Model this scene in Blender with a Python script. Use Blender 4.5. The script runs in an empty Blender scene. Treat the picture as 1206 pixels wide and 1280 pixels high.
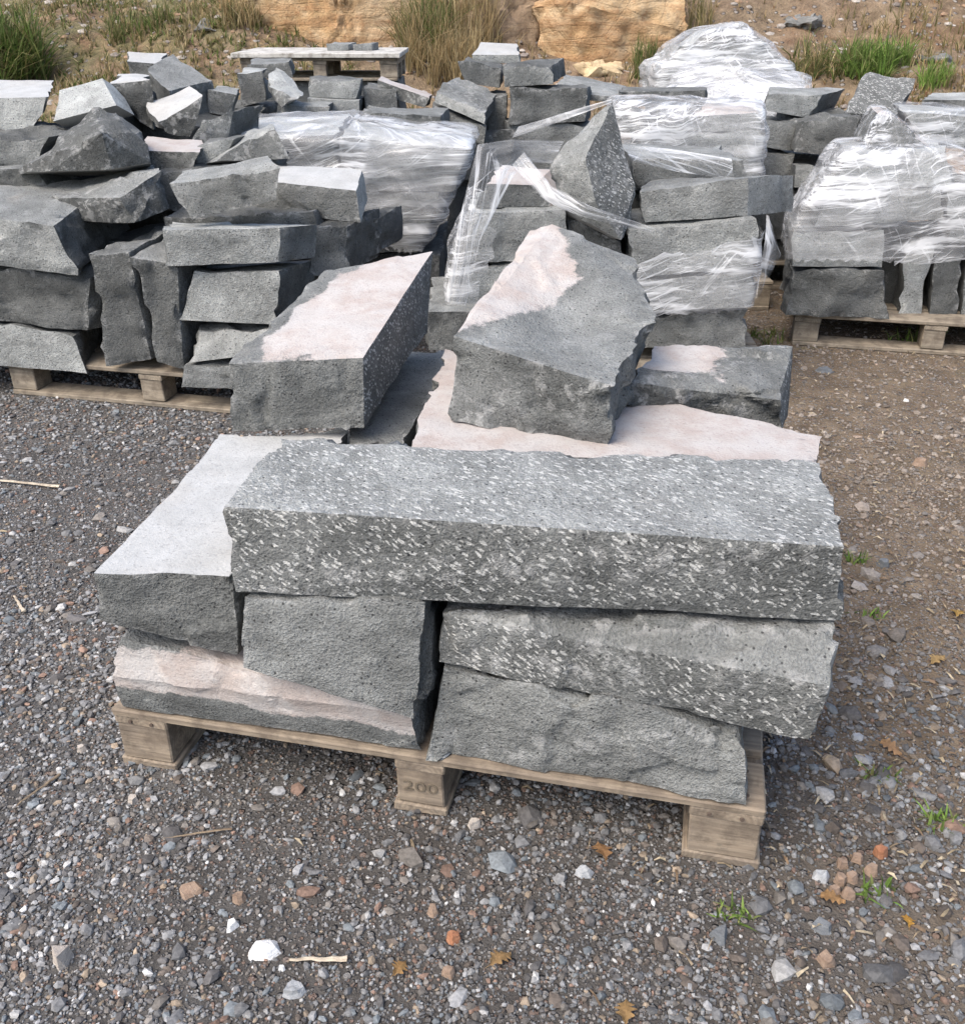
import bpy, bmesh, math, random
import numpy as np
from mathutils import Vector, Matrix, noise, Quaternion

# ------------------------------------------------------------------ camera, sky, sun, exposure
scn = bpy.context.scene
col = scn.collection
CAM_H, PITCH, FPX = 1.35, math.radians(28.0), 1209.0      # eye height, downward tilt, focal length in photo pixels
cam_d = bpy.data.cameras.new("camera"); cam = bpy.data.objects.new("camera", cam_d); col.objects.link(cam)
cam.location = (0, 0, CAM_H); cam.rotation_euler = (math.pi/2 - PITCH, 0, 0)
cam_d.sensor_fit = 'HORIZONTAL'; cam_d.sensor_width = 36.0; cam_d.lens = 36.0*FPX/1206.0
cam_d.clip_start = 0.05; cam_d.clip_end = 500
scn.camera = cam

SUN_EL, SUN_AZ = math.radians(53), math.radians(-134)     # azimuth clockwise from +Y: from the left, a little behind the viewer
world = bpy.data.worlds.new("World"); scn.world = world; world.use_nodes = True
wn = world.node_tree.nodes; wl = world.node_tree.links
for n in list(wn): wn.remove(n)
sky = wn.new("ShaderNodeTexSky"); sky.sky_type = 'NISHITA'; sky.sun_disc = False
sky.sun_elevation = SUN_EL; sky.sun_rotation = SUN_AZ
sky.air_density = 1.0; sky.dust_density = 3.2; sky.ozone_density = 0.8
bg = wn.new("ShaderNodeBackground"); bg.inputs['Strength'].default_value = 0.15
wo = wn.new("ShaderNodeOutputWorld")
wl.new(sky.outputs[0], bg.inputs[0]); wl.new(bg.outputs[0], wo.inputs[0])
sun_d = bpy.data.lights.new("sun", 'SUN'); sun = bpy.data.objects.new("sun", sun_d); col.objects.link(sun)
sun_d.energy = 1.5; sun_d.angle = math.radians(42); sun_d.color = (1.0, 0.94, 0.84)
sdir = Vector((math.sin(SUN_AZ)*math.cos(SUN_EL), math.cos(SUN_AZ)*math.cos(SUN_EL), math.sin(SUN_EL)))
sun.rotation_euler = sdir.to_track_quat('Z', 'Y').to_euler(); sun.location = sdir*30
vs = scn.view_settings
scn.display_settings.display_device = 'sRGB'
vs.view_transform = 'Standard'; vs.look = 'None'; vs.gamma = 1.0; vs.use_curve_mapping = False; vs.exposure = 1.04
scn.cycles.max_bounces = 5; scn.cycles.diffuse_bounces = 3; scn.cycles.glossy_bounces = 2; scn.cycles.caustics_reflective = False; scn.cycles.transparent_max_bounces = 16

# ------------------------------------------------------------------ helpers
cF = Vector((0, math.cos(PITCH), -math.sin(PITCH))); cU = Vector((0, math.sin(PITCH), math.cos(PITCH)))
def ray(px, py):
    return cF + Vector((1, 0, 0))*((px-603)/FPX) + cU*((640-py)/FPX)
def at(px, py, d):                       # point seen at a photo position, d metres ahead along the ground
    r = ray(px, py); return Vector((0, 0, CAM_H)) + r*(d/r.y)
def onz(px, py, z=0.0):                  # point seen at a photo position, at height z
    r = ray(px, py); return Vector((0, 0, CAM_H)) + r*((z-CAM_H)/r.z)

def tag(o, label=None, cat=None, group=None, kind=None):
    if label: o["label"] = label
    if cat: o["category"] = cat
    if group: o["group"] = group
    if kind: o["kind"] = kind
    return o
def link(name, me, mat=None, parent=None):
    o = bpy.data.objects.new(name, me); col.objects.link(o)
    if mat is not None: me.materials.append(mat)
    if parent is not None: o.parent = parent
    return o
def empty(name, loc, rz=0.0):
    o = bpy.data.objects.new(name, None); col.objects.link(o); o.location = loc; o.rotation_euler = (0, 0, rz)
    o.empty_display_size = 0.1
    return o

class NT:                                # small node-tree writer
    def __init__(self, name):
        self.m = bpy.data.materials.new(name); self.m.use_nodes = True
        self.t = self.m.node_tree; self.t.nodes.clear()
        self.out = self.n("ShaderNodeOutputMaterial")
    def n(self, typ, **kw):
        x = self.t.nodes.new(typ)
        for k, v in kw.items(): setattr(x, k, v)
        return x
    def l(self, a, b): self.t.links.new(a, b)
    def set(self, inp, v):
        if hasattr(v, 'is_output') or isinstance(v, bpy.types.NodeSocket): self.l(v, inp)
        else: inp.default_value = v
    def math(self, op, a, b=0.0, c=0.0, clamp=False):
        x = self.n("ShaderNodeMath", operation=op, use_clamp=clamp)
        self.set(x.inputs[0], a); self.set(x.inputs[1], b); self.set(x.inputs[2], c); return x.outputs[0]
    def mix(self, f, a, b, typ='MIX'):
        x = self.n("ShaderNodeMix", data_type='RGBA', blend_type=typ)
        self.set(x.inputs[0], f); self.set(x.inputs[6], a); self.set(x.inputs[7], b); return x.outputs[2]
    def noise(self, vec, scale, detail=3.0, rough=0.55, dist=0.0, out=0):
        x = self.n("ShaderNodeTexNoise"); self.l(vec, x.inputs['Vector'])
        x.inputs['Scale'].default_value = scale; x.inputs['Detail'].default_value = detail
        x.inputs['Roughness'].default_value = rough; x.inputs['Distortion'].default_value = dist
        return x.outputs[out]
    def vor(self, vec, scale, feature='F1', rnd=1.0):
        x = self.n("ShaderNodeTexVoronoi", feature=feature); self.l(vec, x.inputs['Vector'])
        x.inputs['Scale'].default_value = scale; x.inputs['Randomness'].default_value = rnd; return x
    def ramp(self, f, a, b, lo=0.0, hi=1.0):  # smooth remap clamp
        x = self.n("ShaderNodeMapRange", interpolation_type='SMOOTHSTEP'); self.set(x.inputs[0], f)
        x.inputs[1].default_value = a; x.inputs[2].default_value = b; x.inputs[3].default_value = lo; x.inputs[4].default_value = hi
        return x.outputs[0]
    def map(self, vec, scale=(1, 1, 1), rot=(0, 0, 0), loc=(0, 0, 0)):
        x = self.n("ShaderNodeMapping"); self.set(x.inputs[0], vec); self.set(x.inputs[1], loc)
        x.inputs[2].default_value = rot; x.inputs[3].default_value = scale; return x.outputs[0]
    def attr(self, name):
        x = self.n("ShaderNodeAttribute", attribute_name=name); return x
    def bump(self, h, strength, dist, prev=None):
        x = self.n("ShaderNodeBump"); x.inputs['Strength'].default_value = strength; x.inputs['Distance'].default_value = dist
        self.l(h, x.inputs['Height'])
        if prev is not None: self.l(prev, x.inputs['Normal'])
        return x.outputs[0]
    def principled(self, color, rough=0.9, normal=None, spec=0.3):
        x = self.n("ShaderNodeBsdfPrincipled"); self.set(x.inputs['Base Color'], color); self.set(x.inputs['Roughness'], rough)
        x.inputs['Specular IOR Level'].default_value = spec
        if normal is not None: self.l(normal, x.inputs['Normal'])
        return x.outputs[0]
    def done(self, sh):
        self.l(sh, self.out.inputs[0]); return self.m
def C(r, g, b): return (r, g, b, 1.0)

# ------------------------------------------------------------------ materials
def make_stone_mat():
    t = NT("basalt_stone")
    tc = t.n("ShaderNodeTexCoord"); oi = t.n("ShaderNodeObjectInfo")
    off = t.n("ShaderNodeCombineXYZ")
    for k, s in enumerate((17.0, 31.0, 47.0)): t.l(t.math('MULTIPLY', oi.outputs['Random'], s), off.inputs[k])
    P = t.map(tc.outputs['Object'], loc=off.outputs[0])
    UV = t.map(tc.outputs['UV'], loc=off.outputs[0])
    mk = t.attr("mask"); sep = t.n("ShaderNodeSeparateColor"); t.l(mk.outputs['Color'], sep.inputs[0])
    tone = t.attr("tone").outputs['Fac']
    n_big = t.noise(P, 5.0, 3, .6); n_mid = t.noise(P, 26.0, 4, .65); n_fine = t.noise(P, 230.0, 2, .7)
    base = t.mix(t.ramp(n_big, .3, .7), C(.117, .1195, .114), C(.170, .173, .166))
    base = t.mix(t.ramp(n_mid, .45, .78, 0, .42), base, C(.24, .245, .235))
    rust = t.ramp(t.noise(P, 3.1, 4, .6), .62, .8, 0, .35)
    base = t.mix(rust, base, C(.19, .165, .135))
    sp = t.ramp(n_fine, .28, .74, .74, 1.26)
    comb = t.n("ShaderNodeCombineColor")
    for k in range(3): t.l(sp, comb.inputs[k])
    base = t.mix(1.0, base, comb.outputs[0], 'MULTIPLY')
    tn = t.n("ShaderNodeCombineColor")
    vr = t.math('FRACT', t.math('MULTIPLY', oi.outputs['Random'], 91.7))
    tv = t.math('MULTIPLY', tone, t.math('ADD', .82, t.math('MULTIPLY', vr, .36)))
    big2 = t.ramp(t.noise(P, 9.0, 3, .55), .3, .7, .84, 1.16)
    tv = t.math('MULTIPLY', tv, big2)
    for k in range(3): t.l(t.math('MULTIPLY', tv, (.99, 1.0, 1.01)[k]), tn.inputs[k])
    base = t.mix(1.0, base, tn.outputs[0], 'MULTIPLY')
    # dressed faces: white pick strokes
    wob = t.noise(UV, 9.0, 2, .5, out=1)
    uvw = t.n("ShaderNodeVectorMath", operation='MULTIPLY_ADD'); t.l(wob, uvw.inputs[0]); uvw.inputs[1].default_value = (.035, .035, 0); t.l(UV, uvw.inputs[2])
    rag_n = t.math('MULTIPLY', t.math('SUBTRACT', t.noise(UV, 150.0, 3, .75), .5), .66)
    def strokes(ang, sx, sy, thr, keep):
        m = t.map(t.map(uvw.outputs[0], rot=(0, 0, math.radians(ang))), scale=(sx, sy, 1))
        v = t.vor(m, 1.0); s2 = t.n("ShaderNodeSeparateColor"); t.l(v.outputs['Color'], s2.inputs[0])
        rag = t.math('ADD', v.outputs['Distance'], rag_n)
        th = t.math('MULTIPLY', t.math('ADD', .45, s2.outputs[1]), thr)
        a = t.ramp(t.math('SUBTRACT', rag, th), 0, .10, 1, 0)
        return t.math('MULTIPLY', a, t.ramp(s2.outputs[0], keep, keep+.1))
    st = t.math('MAXIMUM', strokes(27, 40, 112, .21, .06), strokes(42, 56, 150, .21, .15))
    dens = t.ramp(t.noise(UV, 6.0, 2, .5), .28, .5, .35, 1)
    st = t.math('MULTIPLY', t.math('MULTIPLY', st, dens), sep.outputs[2], clamp=True)
    base = t.mix(t.math('MULTIPLY', st, .85), base, C(.52, .52, .50))
    ew = t.math('MULTIPLY', t.attr("arris").outputs['Fac'], t.ramp(t.noise(P, 34.0, 3, .7), .50, .62))
    base = t.mix(t.math('MULTIPLY', ew, .5), base, C(.42, .42, .41))
    # crusts
    edge = t.math('MULTIPLY', t.math('SUBTRACT', t.noise(P, 18.0, 6, .78), .5), 1.15)
    f_pale = t.ramp(t.math('ADD', sep.outputs[0], edge), .44, .58)
    f_pink = t.ramp(t.math('ADD', sep.outputs[1], edge), .43, .60)
    n_c = t.noise(P, 14.0, 5, .65)
    pale = t.mix(t.ramp(n_c, .3, .7), C(.36, .365, .36), C(.44, .445, .44))
    pink = t.mix(t.ramp(n_c, .35, .66), C(.375, .325, .298), C(.44, .415, .398))
    pink = t.mix(t.ramp(t.noise(P, 60.0, 3, .6), .58, .7, 0, .45), pink, C(.33, .28, .26))
    stn = t.noise(P, 4.0, 4, .65); pit = t.noise(P, 170.0, 2, .6)
    pale = t.mix(t.ramp(stn, .45, .68, 0, .5), pale, C(.36, .345, .32)); pale = t.mix(t.ramp(pit, .54, .70, 0, .6), pale, C(.24, .24, .235))
    pink = t.mix(t.ramp(stn, .48, .66, 0, .55), pink, C(.42, .41, .40)); pink = t.mix(t.ramp(pit, .58, .72, 0, .55), pink, C(.24, .21, .20))
    base = t.mix(f_pale, base, pale); base = t.mix(f_pink, base, pink)
    crust = t.math('MAXIMUM', f_pale, f_pink)
    # pores
    v = t.vor(P, 95.0); vs_ = t.n("ShaderNodeSeparateColor"); t.l(v.outputs['Color'], vs_.inputs[0])
    pore = t.math('MULTIPLY', t.ramp(v.outputs['Distance'], .15, .27, 1, 0), t.ramp(vs_.outputs[1], .60, .64))
    pore = t.math('MULTIPLY', pore, t.math('SUBTRACT', 1.0, t.math('MULTIPLY', crust, .9)))
    base = t.mix(t.math('MULTIPLY', pore, .8), base, C(.022, .022, .024))
    # relief
    vf = t.vor(t.map(P, scale=(1, 1, 1.3)), 34.0)
    h = t.math('ADD', t.math('MULTIPLY', n_mid, .55), t.math('MULTIPLY', n_fine, .46))
    h = t.math('ADD', h, t.math('MULTIPLY', vf.outputs['Distance'], .16))
    h = t.math('ADD', h, t.math('MULTIPLY', t.noise(P, 90.0, 3, .7), .55))
    h = t.math('MULTIPLY', h, t.math('SUBTRACT', 1.0, t.math('MULTIPLY', t.math('MAXIMUM', sep.outputs[0], t.math('MULTIPLY', sep.outputs[1], .85)), .8)))
    nrm = t.bump(h, .9, .012)
    return t.done(t.principled(base, t.math('SUBTRACT', .93, t.math('MULTIPLY', crust, .05)), nrm, .25))

def make_wood_mat(name, c1, c2, c3):
    t = NT(name); tc = t.n("ShaderNodeTexCoord"); oi = t.n("ShaderNodeObjectInfo")
    off = t.n("ShaderNodeCombineXYZ")
    for k, s in enumerate((7.0, 13.0, 29.0)): t.l(t.math('MULTIPLY', oi.outputs['Random'], s), off.inputs[k])
    P = t.map(tc.outputs['Object'], loc=off.outputs[0])
    g = t.noise(t.map(P, scale=(3, 60, 60)), 1.0, 5, .65, .6)
    b = t.noise(P, 7.0, 4, .6)
    k = t.noise(t.map(P, scale=(14, 160, 160)), 1.0, 3, .6)
    c = t.mix(t.ramp(g, .3, .7), C(*c1), C(*c2))
    c = t.mix(t.ramp(b, .42, .72, 0, .8), c, C(*c3))
    c = t.mix(t.ramp(k, .58, .75, 0, .6), c, C(.07, .055, .04))
    gr = t.noise(tc.outputs['Object'], 16.0, 5, .7)
    c = t.mix(t.ramp(gr, .42, .66, 0, .8), c, C(.12, .096, .074)); c = t.mix(t.ramp(t.noise(P, 45.0, 3, .7), .6, .75, 0, .5), c, C(.12, .11, .095))
    wv = t.n("ShaderNodeTexWave", wave_type='RINGS', rings_direction='X'); t.l(t.map(tc.outputs['Object'], scale=(.25, 1, 1), loc=(0, .012, .01)), wv.inputs[0])
    wv.inputs['Scale'].default_value = 34; wv.inputs['Distortion'].default_value = 5.0; wv.inputs['Detail'].default_value = 2.0; wv.inputs['Detail Scale'].default_value = .6
    c = t.mix(t.math('MULTIPLY', wv.outputs['Fac'], .38), c, C(c3[0]*.75, c3[1]*.72, c3[2]*.7))
    nr = t.bump(t.math('ADD', g, t.math('MULTIPLY', k, .5)), .5, .004)
    return t.done(t.principled(c, .85, nr, .25))

def make_film_mat():
    t = NT("stretch_film"); tc = t.n("ShaderNodeTexCoord"); oi = t.n("ShaderNodeObjectInfo")
    off = t.n("ShaderNodeCombineXYZ")
    for k, s in enumerate((7.0, 13.0, 29.0)): t.l(t.math('MULTIPLY', oi.outputs['Random'], s), off.inputs[k])
    UV = t.map(tc.outputs['UV'], loc=off.outputs[0])
    w = t.noise(UV, 1.6, 3, .6, out=1)
    uvw = t.n("ShaderNodeVectorMath", operation='MULTIPLY_ADD'); t.l(w, uvw.inputs[0]); uvw.inputs[1].default_value = (.12, .10, 0); t.l(UV, uvw.inputs[2])
    s1 = t.noise(t.map(uvw.outputs[0], scale=(1.6, 26, 1), rot=(0, 0, .03)), 1.0, 4, .7, .2)
    s2 = t.noise(t.map(t.map(uvw.outputs[0], rot=(0, 0, -.12)), scale=(3, 95, 1)), 1.0, 3, .65, .1)
    s3 = t.noise(UV, 3.0, 3, .55)
    s4 = t.noise(t.map(t.map(uvw.outputs[0], rot=(0, 0, .75)), scale=(2.5, 40, 1)), 1.0, 2, .6, .2)
    s5 = t.noise(t.map(t.map(uvw.outputs[0], rot=(0, 0, -.5)), scale=(2.5, 50, 1)), 1.0, 2, .6, .2)
    a = t.ramp(s1, .44, .64, .0, .58)
    a = t.math('ADD', a, t.ramp(s2, .52, .66, 0, .50))
    a = t.math('ADD', a, t.math('ADD', t.ramp(s4, .60, .70, 0, .4), t.ramp(s5, .60, .70, 0, .35)))
    a = t.math('MULTIPLY', a, t.ramp(s3, .38, .60, .22, 1.15))
    a = t.math('ADD', a, t.attr("haze").outputs['Fac'])
    a = t.math('MINIMUM', t.math('MAXIMUM', a, .06), .74)
    h = t.math('ADD', s1, t.math('MULTIPLY', s2, .6))
    nr = t.bump(h, .5, .006)
    pr = t.n("ShaderNodeBsdfPrincipled"); pr.inputs['Base Color'].default_value = C(.84, .85, .865)
    pr.inputs['Roughness'].default_value = .2; pr.inputs['Specular IOR Level'].default_value = .6; t.l(nr, pr.inputs['Normal'])
    tl = t.n("ShaderNodeBsdfTranslucent"); tl.inputs[0].default_value = C(.80, .81, .83)
    m0 = t.n("ShaderNodeMixShader"); m0.inputs[0].default_value = .15; t.l(pr.outputs[0], m0.inputs[1]); t.l(tl.outputs[0], m0.inputs[2])
    tr = t.n("ShaderNodeBsdfTransparent")
    m1 = t.n("ShaderNodeMixShader"); t.l(a, m1.inputs[0]); t.l(tr.outputs[0], m1.inputs[1]); t.l(m0.outputs[0], m1.inputs[2])
    return t.done(m1.outputs[0])

def make_ground_mat():
    t = NT("gravel_ground"); g = t.n("ShaderNodeNewGeometry"); P = g.outputs['Position']
    sx = t.n("ShaderNodeSeparateXYZ"); t.l(P, sx.inputs[0])
    nb = t.noise(P, 1.3, 4, .6); nm = t.noise(P, 9.0, 5, .65); nf = t.noise(P, 120.0, 4, .7)
    side = t.math('ADD', sx.outputs[0], t.math('MULTIPLY', t.math('SUBTRACT', nb, .5), 1.6))
    side = t.ramp(side, .25, .9)
    grey = t.mix(t.ramp(nm, .3, .7), C(.066, .062, .058), C(.120, .115, .109))
    tan = t.mix(t.ramp(nm, .3, .7), C(.12, .090, .062), C(.215, .165, .115))
    c = t.mix(side, grey, tan)
    mid = t.ramp(t.math('ABSOLUTE', t.math('SUBTRACT', sx.outputs[0], .1)), .2, .9, .55, 0)
    c = t.mix(mid, c, C(.066, .058, .051))
    moss = t.math('MULTIPLY', t.ramp(t.noise(P, 2.6, 4, .6), .56, .70), t.ramp(sx.outputs[1], 2.4, 3.6, 0, .55))
    moss = t.math('MULTIPLY', moss, t.ramp(sx.outputs[0], .2, 1.0))
    c = t.mix(moss, c, C(.085, .088, .035))
    v = t.vor(P, 130.0); v2 = t.vor(P, 62.0)
    def peb(vv, c, thr, amt):
        s = t.n("ShaderNodeSeparateColor"); t.l(vv.outputs['Color'], s.inputs[0])
        m = t.math('MULTIPLY', t.ramp(vv.outputs['Distance'], .32, .5, 1, 0), t.ramp(s.outputs[0], thr, thr+.06))
        pc = t.mix(s.outputs[1], C(.13, .125, .122), C(.36, .345, .33))
        pc = t.mix(t.ramp(s.outputs[2], .8, .9, 0, .7), pc, C(.22, .13, .09))
        return t.mix(t.math('MULTIPLY', m, amt), c, pc), m
    c, m1 = peb(v, c, .35, .75); c, m2 = peb(v2, c, .62, .7)
    h = t.math('ADD', t.math('MULTIPLY', nf, .6), t.math('ADD', t.math('MULTIPLY', m1, .5), t.math('MULTIPLY', m2, .9)))
    h = t.math('ADD', h, t.math('MULTIPLY', nm, 1.2))
    return t.done(t.principled(c, .95, t.bump(h, 1.0, .012), .2))

def make_hill_mat():
    t = NT("hillside_soil"); g = t.n("ShaderNodeNewGeometry"); P = g.outputs['Position']
    sx = t.n("ShaderNodeSeparateXYZ"); t.l(P, sx.inputs[0])
    n1 = t.noise(P, .9, 5, .6); n2 = t.noise(P, 5.0, 5, .7); n3 = t.noise(P, 40.0, 4, .7)
    soil = t.mix(t.ramp(n2, .3, .7), C(.15, .105, .070), C(.31, .23, .155))
    rust = t.mix(t.ramp(n2, .35, .7), C(.17, .10, .06), C(.30, .185, .11))
    green = t.mix(t.ramp(n2, .3, .7), C(.10, .105, .05), C(.23, .21, .11))
    c = t.mix(t.ramp(n1, .5, .62, 0, .7), soil, rust)
    lf = t.ramp(t.math('ADD', sx.outputs[0], t.math('MULTIPLY', t.math('SUBTRACT', n1, .5), 3.0)), -3.2, -1.0, .75, .1)
    c = t.mix(t.math('MULTIPLY', lf, t.ramp(t.noise(P, 2.2, 4, .6), .38, .6)), c, green)
    v = t.vor(P, 16.0); s = t.n("ShaderNodeSeparateColor"); t.l(v.outputs['Color'], s.inputs[0])
    m = t.math('MULTIPLY', t.ramp(v.outputs['Distance'], .3, .45, 1, 0), t.ramp(s.outputs[0], .72, .76))
    c = t.mix(m, c, t.mix(s.outputs[1], C(.2, .17, .15), C(.38, .34, .30)))
    h = t.math('ADD', t.math('MULTIPLY', n2, 1.0), t.math('ADD', t.math('MULTIPLY', n3, .4), m))
    return t.done(t.principled(c, .95, t.bump(h, 1.0, .06), .15))

def make_vcol_mat(name, rough=.9, trans=0.0, bscale=140.0, spec=.25):
    t = NT(name); a = t.attr("tint"); tc = t.n("ShaderNodeTexCoord")
    n = t.noise(tc.outputs['Object'], bscale, 3, .6)
    k = t.n("ShaderNodeCombineColor"); f = t.ramp(n, .25, .75, .75, 1.25)
    for i in range(3): t.l(f, k.inputs[i])
    c = t.mix(1.0, a.outputs['Color'], k.outputs[0], 'MULTIPLY')
    s = t.principled(c, rough, t.bump(n, .4, .002), spec)
    if trans > 0:
        tl = t.n("ShaderNodeBsdfTranslucent"); t.l(c, tl.inputs[0])
        m = t.n("ShaderNodeMixShader"); m.inputs[0].default_value = trans; t.l(s, m.inputs[1]); t.l(tl.outputs[0], m.inputs[2]); s = m.outputs[0]
    return t.done(s)

def make_rock_mat(name, c1, c2, c3, scale=1.0):
    t = NT(name); tc = t.n("ShaderNodeTexCoord"); P = tc.outputs['Object']
    n1 = t.noise(P, 2.2*scale, 5, .65, .8); n2 = t.noise(P, 11.0*scale, 5, .7); n3 = t.noise(P, 60*scale, 3, .7)
    n4 = t.noise(t.map(P, scale=(1.2, 1.2, 9)), 1.0*scale, 4, .65, .6)
    c = t.mix(t.ramp(n1, .35, .65), C(*c1), C(*c2)); c = t.mix(t.ramp(n4, .42, .62, 0, .6), c, C(*c3)); c = t.mix(t.ramp(n2, .52, .72, 0, .8), c, C(*c3))
    v = t.vor(t.map(P, scale=(1, 1, 1.6)), 2.4*scale, 'DISTANCE_TO_EDGE')
    cr = t.ramp(t.math('ADD', v.outputs['Distance'], t.math('MULTIPLY', t.math('SUBTRACT', n2, .5), .08)), .0, .03, .12, 0)
    c = t.mix(cr, c, C(c1[0]*.35, c1[1]*.3, c1[2]*.28))
    h = t.math('SUBTRACT', t.math('ADD', t.math('ADD', n2, n4), t.math('MULTIPLY', n3, .3)), cr)
    return t.done(t.principled(c, .93, t.bump(h, .9, .03/scale), .2))

M_STONE = make_stone_mat()
M_WOOD = make_wood_mat("pallet_wood", (.25, .198, .145), (.345, .285, .215), (.17, .14, .112))
M_WOODG = make_wood_mat("weathered_wood", (.27, .225, .17), (.36, .31, .24), (.20, .175, .14))
M_BOARD = make_wood_mat("pale_board", (.52, .51, .47), (.62, .60, .56), (.46, .45, .41))
M_FILM = make_film_mat()
M_GROUND = make_ground_mat(); M_HILL = make_hill_mat()
M_PEB = make_vcol_mat("gravel_pebbles", .9, 0, 160.0)
M_BLADE = make_vcol_mat("grass_blades", .75, .35, 20.0)
M_LEAF = make_vcol_mat("dry_leaf", .7, .25, 90.0)
M_ORANGE = make_rock_mat("ochre_sandstone", (.44, .29, .15), (.55, .42, .27), (.36, .20, .10), .9)
M_BROWNROCK = make_rock_mat("brown_rock", (.24, .17, .11), (.36, .27, .18), (.17, .12, .08), 1.2)
M_TANROCK = make_rock_mat("tan_sandstone", (.55, .42, .25), (.62, .50, .32), (.45, .33, .2), 2.0)
M_GREYROCK = make_rock_mat("grey_fieldstone", (.16, .16, .15), (.26, .255, .24), (.12, .12, .11), 3.0)

# ------------------------------------------------------------------ stone blocks: hull of its corners, cut fine, broken by noise
FT = {  # pale, pink, pick, tone, relief
    'split': (0, 0, 0, .94, .018), 'dark': (0, 0, 0, .68, .018), 'light': (0, 0, 0, 2.15, .005), 'mid': (0, 0, 0, 1.6, .008),  # dark: broken stone, with side and gap shade painted into its tone
    'smooth': (0, 0, 0, 1.16, .0062), 'sawn': (1, 0, 0, 1.0, .0012), 'crust': (0, 1, 0, 1.0, .003), 'pick': (0, 0, 1, .94, .003),
    'pick_lit': (0, 0, 1, 1.55, .0028)}  # second pecked type: brightness of a skylit top painted into the tone
rng = random.Random(7)
STONES = []
def stone(label, pts, faces=None, res=None, seed=None, group=None, yaw=0.0, patch=None, warp=None, rough=1.0, cat="stone", name="stone_block", mat=None, dissolve=9):
    """pts: world corners. faces: side name -> face type. patch(face, u, v, w) -> face type or None, u v w in 0..1 of the block."""
    seed = len(STONES)*7.31 + 3.7 if seed is None else seed
    faces = dict(faces or {})
    bm = bmesh.new()
    for p in pts: bm.verts.new(p)
    r = bmesh.ops.convex_hull(bm, input=bm.verts)
    bmesh.ops.delete(bm, geom=list({g for g in r['geom_interior']+r['geom_unused'] if isinstance(g, bmesh.types.BMVert)}), context='VERTS')
    bmesh.ops.dissolve_limit(bm, angle_limit=math.radians(dissolve), verts=bm.verts, edges=bm.edges)
    bmesh.ops.recalc_face_normals(bm, faces=bm.faces)
    lay = bm.faces.layers.int.new("pl")
    bm.verts.ensure_lookup_table()
    cen = sum((v.co for v in bm.verts), Vector())/len(bm.verts)
    planes = []
    cy, sy = math.cos(-yaw), math.sin(-yaw)
    for f in bm.faces:
        f[lay] = len(planes); n = f.normal.copy()
        nl = (n.x*cy - n.y*sy, n.x*sy + n.y*cy, n.z)
        if nl[2] > .6: s = 'top'
        elif nl[2] < -.7: s = 'bottom'
        elif nl[2] > .33 and 'bevel' in faces: s = 'bevel'
        elif abs(nl[0]) > abs(nl[1]): s = 'right' if nl[0] > 0 else 'left'
        else: s = 'back' if nl[1] > 0 else 'front'
        planes.append((n, f.calc_center_median(), s, FT[faces.get(s, 'sawn' if s == 'bottom' else faces.get('all', 'split'))]))
    dist = max(1.0, (cen - Vector((0, 0, CAM_H))).length)
    if res is None: res = .0068*dist if dist > 2.6 else .0050*dist
    bmesh.ops.triangulate(bm, faces=bm.faces)
    for it in range(9):
        es = [e for e in bm.edges if e.calc_length() > res*1.5]
        if not es: break
        bmesh.ops.subdivide_edges(bm, edges=es, cuts=1, use_grid_fill=False)
        bmesh.ops.triangulate(bm, faces=[f for f in bm.faces if len(f.verts) > 3], quad_method='SHORT_EDGE', ngon_method='BEAUTY')
    so = Vector((seed*1.7, seed*3.1, seed*.9))
    disp = []; arris = []
    for v in bm.verts:
        p = v.co; q = p + so; d = Vector()
        base = None
        for (n, c, s, ft) in planes:
            dd = abs(n.dot(p-c)); k = 1 - dd/.045
            if k <= 0: continue
            a = ft[4]*rough
            if base is None:
                n1 = noise.noise(q*5.5); n2 = noise.noise(q*19.0); n3 = noise.noise(q*55.0)
                vd = noise.voronoi(q*8.0)
                dv = q*8.0 - vd[1][0]; fac = (dv.x*math.sin(vd[1][0].x*9.1) + dv.y*math.cos(vd[1][0].y*7.7) + dv.z*math.sin(vd[1][0].z*5.3))
                vd = noise.voronoi(q*17.0); w1 = vd[1][0]; dv = q*17.0 - w1
                fac2 = dv.x*math.sin(w1.x*7.3) + dv.y*math.cos(w1.y*9.7) + dv.z*math.sin(w1.z*8.3)
                base = n1*.8 + n2*.30 + n3*.10 + fac*.75 + fac2*.16 - .22
            d += n*(a*base*k)
        # worn arris
        near = sorted(abs(n.dot(p-c)) for (n, c, s, ft) in planes)
        arris.append(max(0.0, 1-near[1]/(.006 + .0035*dist)))
        if near[1] < .02:
            w = (1-near[1]/.02)*(.0025 + .0075*max(0, noise.noise(q*11.0 + Vector((9, 9, 9)))))*rough
            d += (cen-p).normalized()*w
        if warp: d += warp(p)
        disp.append(d)
    for v, d in zip(bm.verts, disp): v.co += d
    org = Vector((cen.x, cen.y, min(v.co.z for v in bm.verts)))
    for v in bm.verts: v.co -= org
    bm.normal_update()
    sharp = []
    bm.edges.ensure_lookup_table()
    for e in bm.edges:
        lf = e.link_faces
        sharp.append(len(lf) == 2 and lf[0][lay] != lf[1][lay])
    # per-corner masks and flat coordinates
    xs = [(v.co.x*cy - v.co.y*sy, v.co.x*sy + v.co.y*cy, v.co.z) for v in bm.verts]
    lo = [min(c[i] for c in xs) for i in range(3)]; hi = [max(c[i] for c in xs) for i in range(3)]
    me = bpy.data.meshes.new(name)
    masks, tones, uvs = [], [], []
    basis = []
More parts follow.
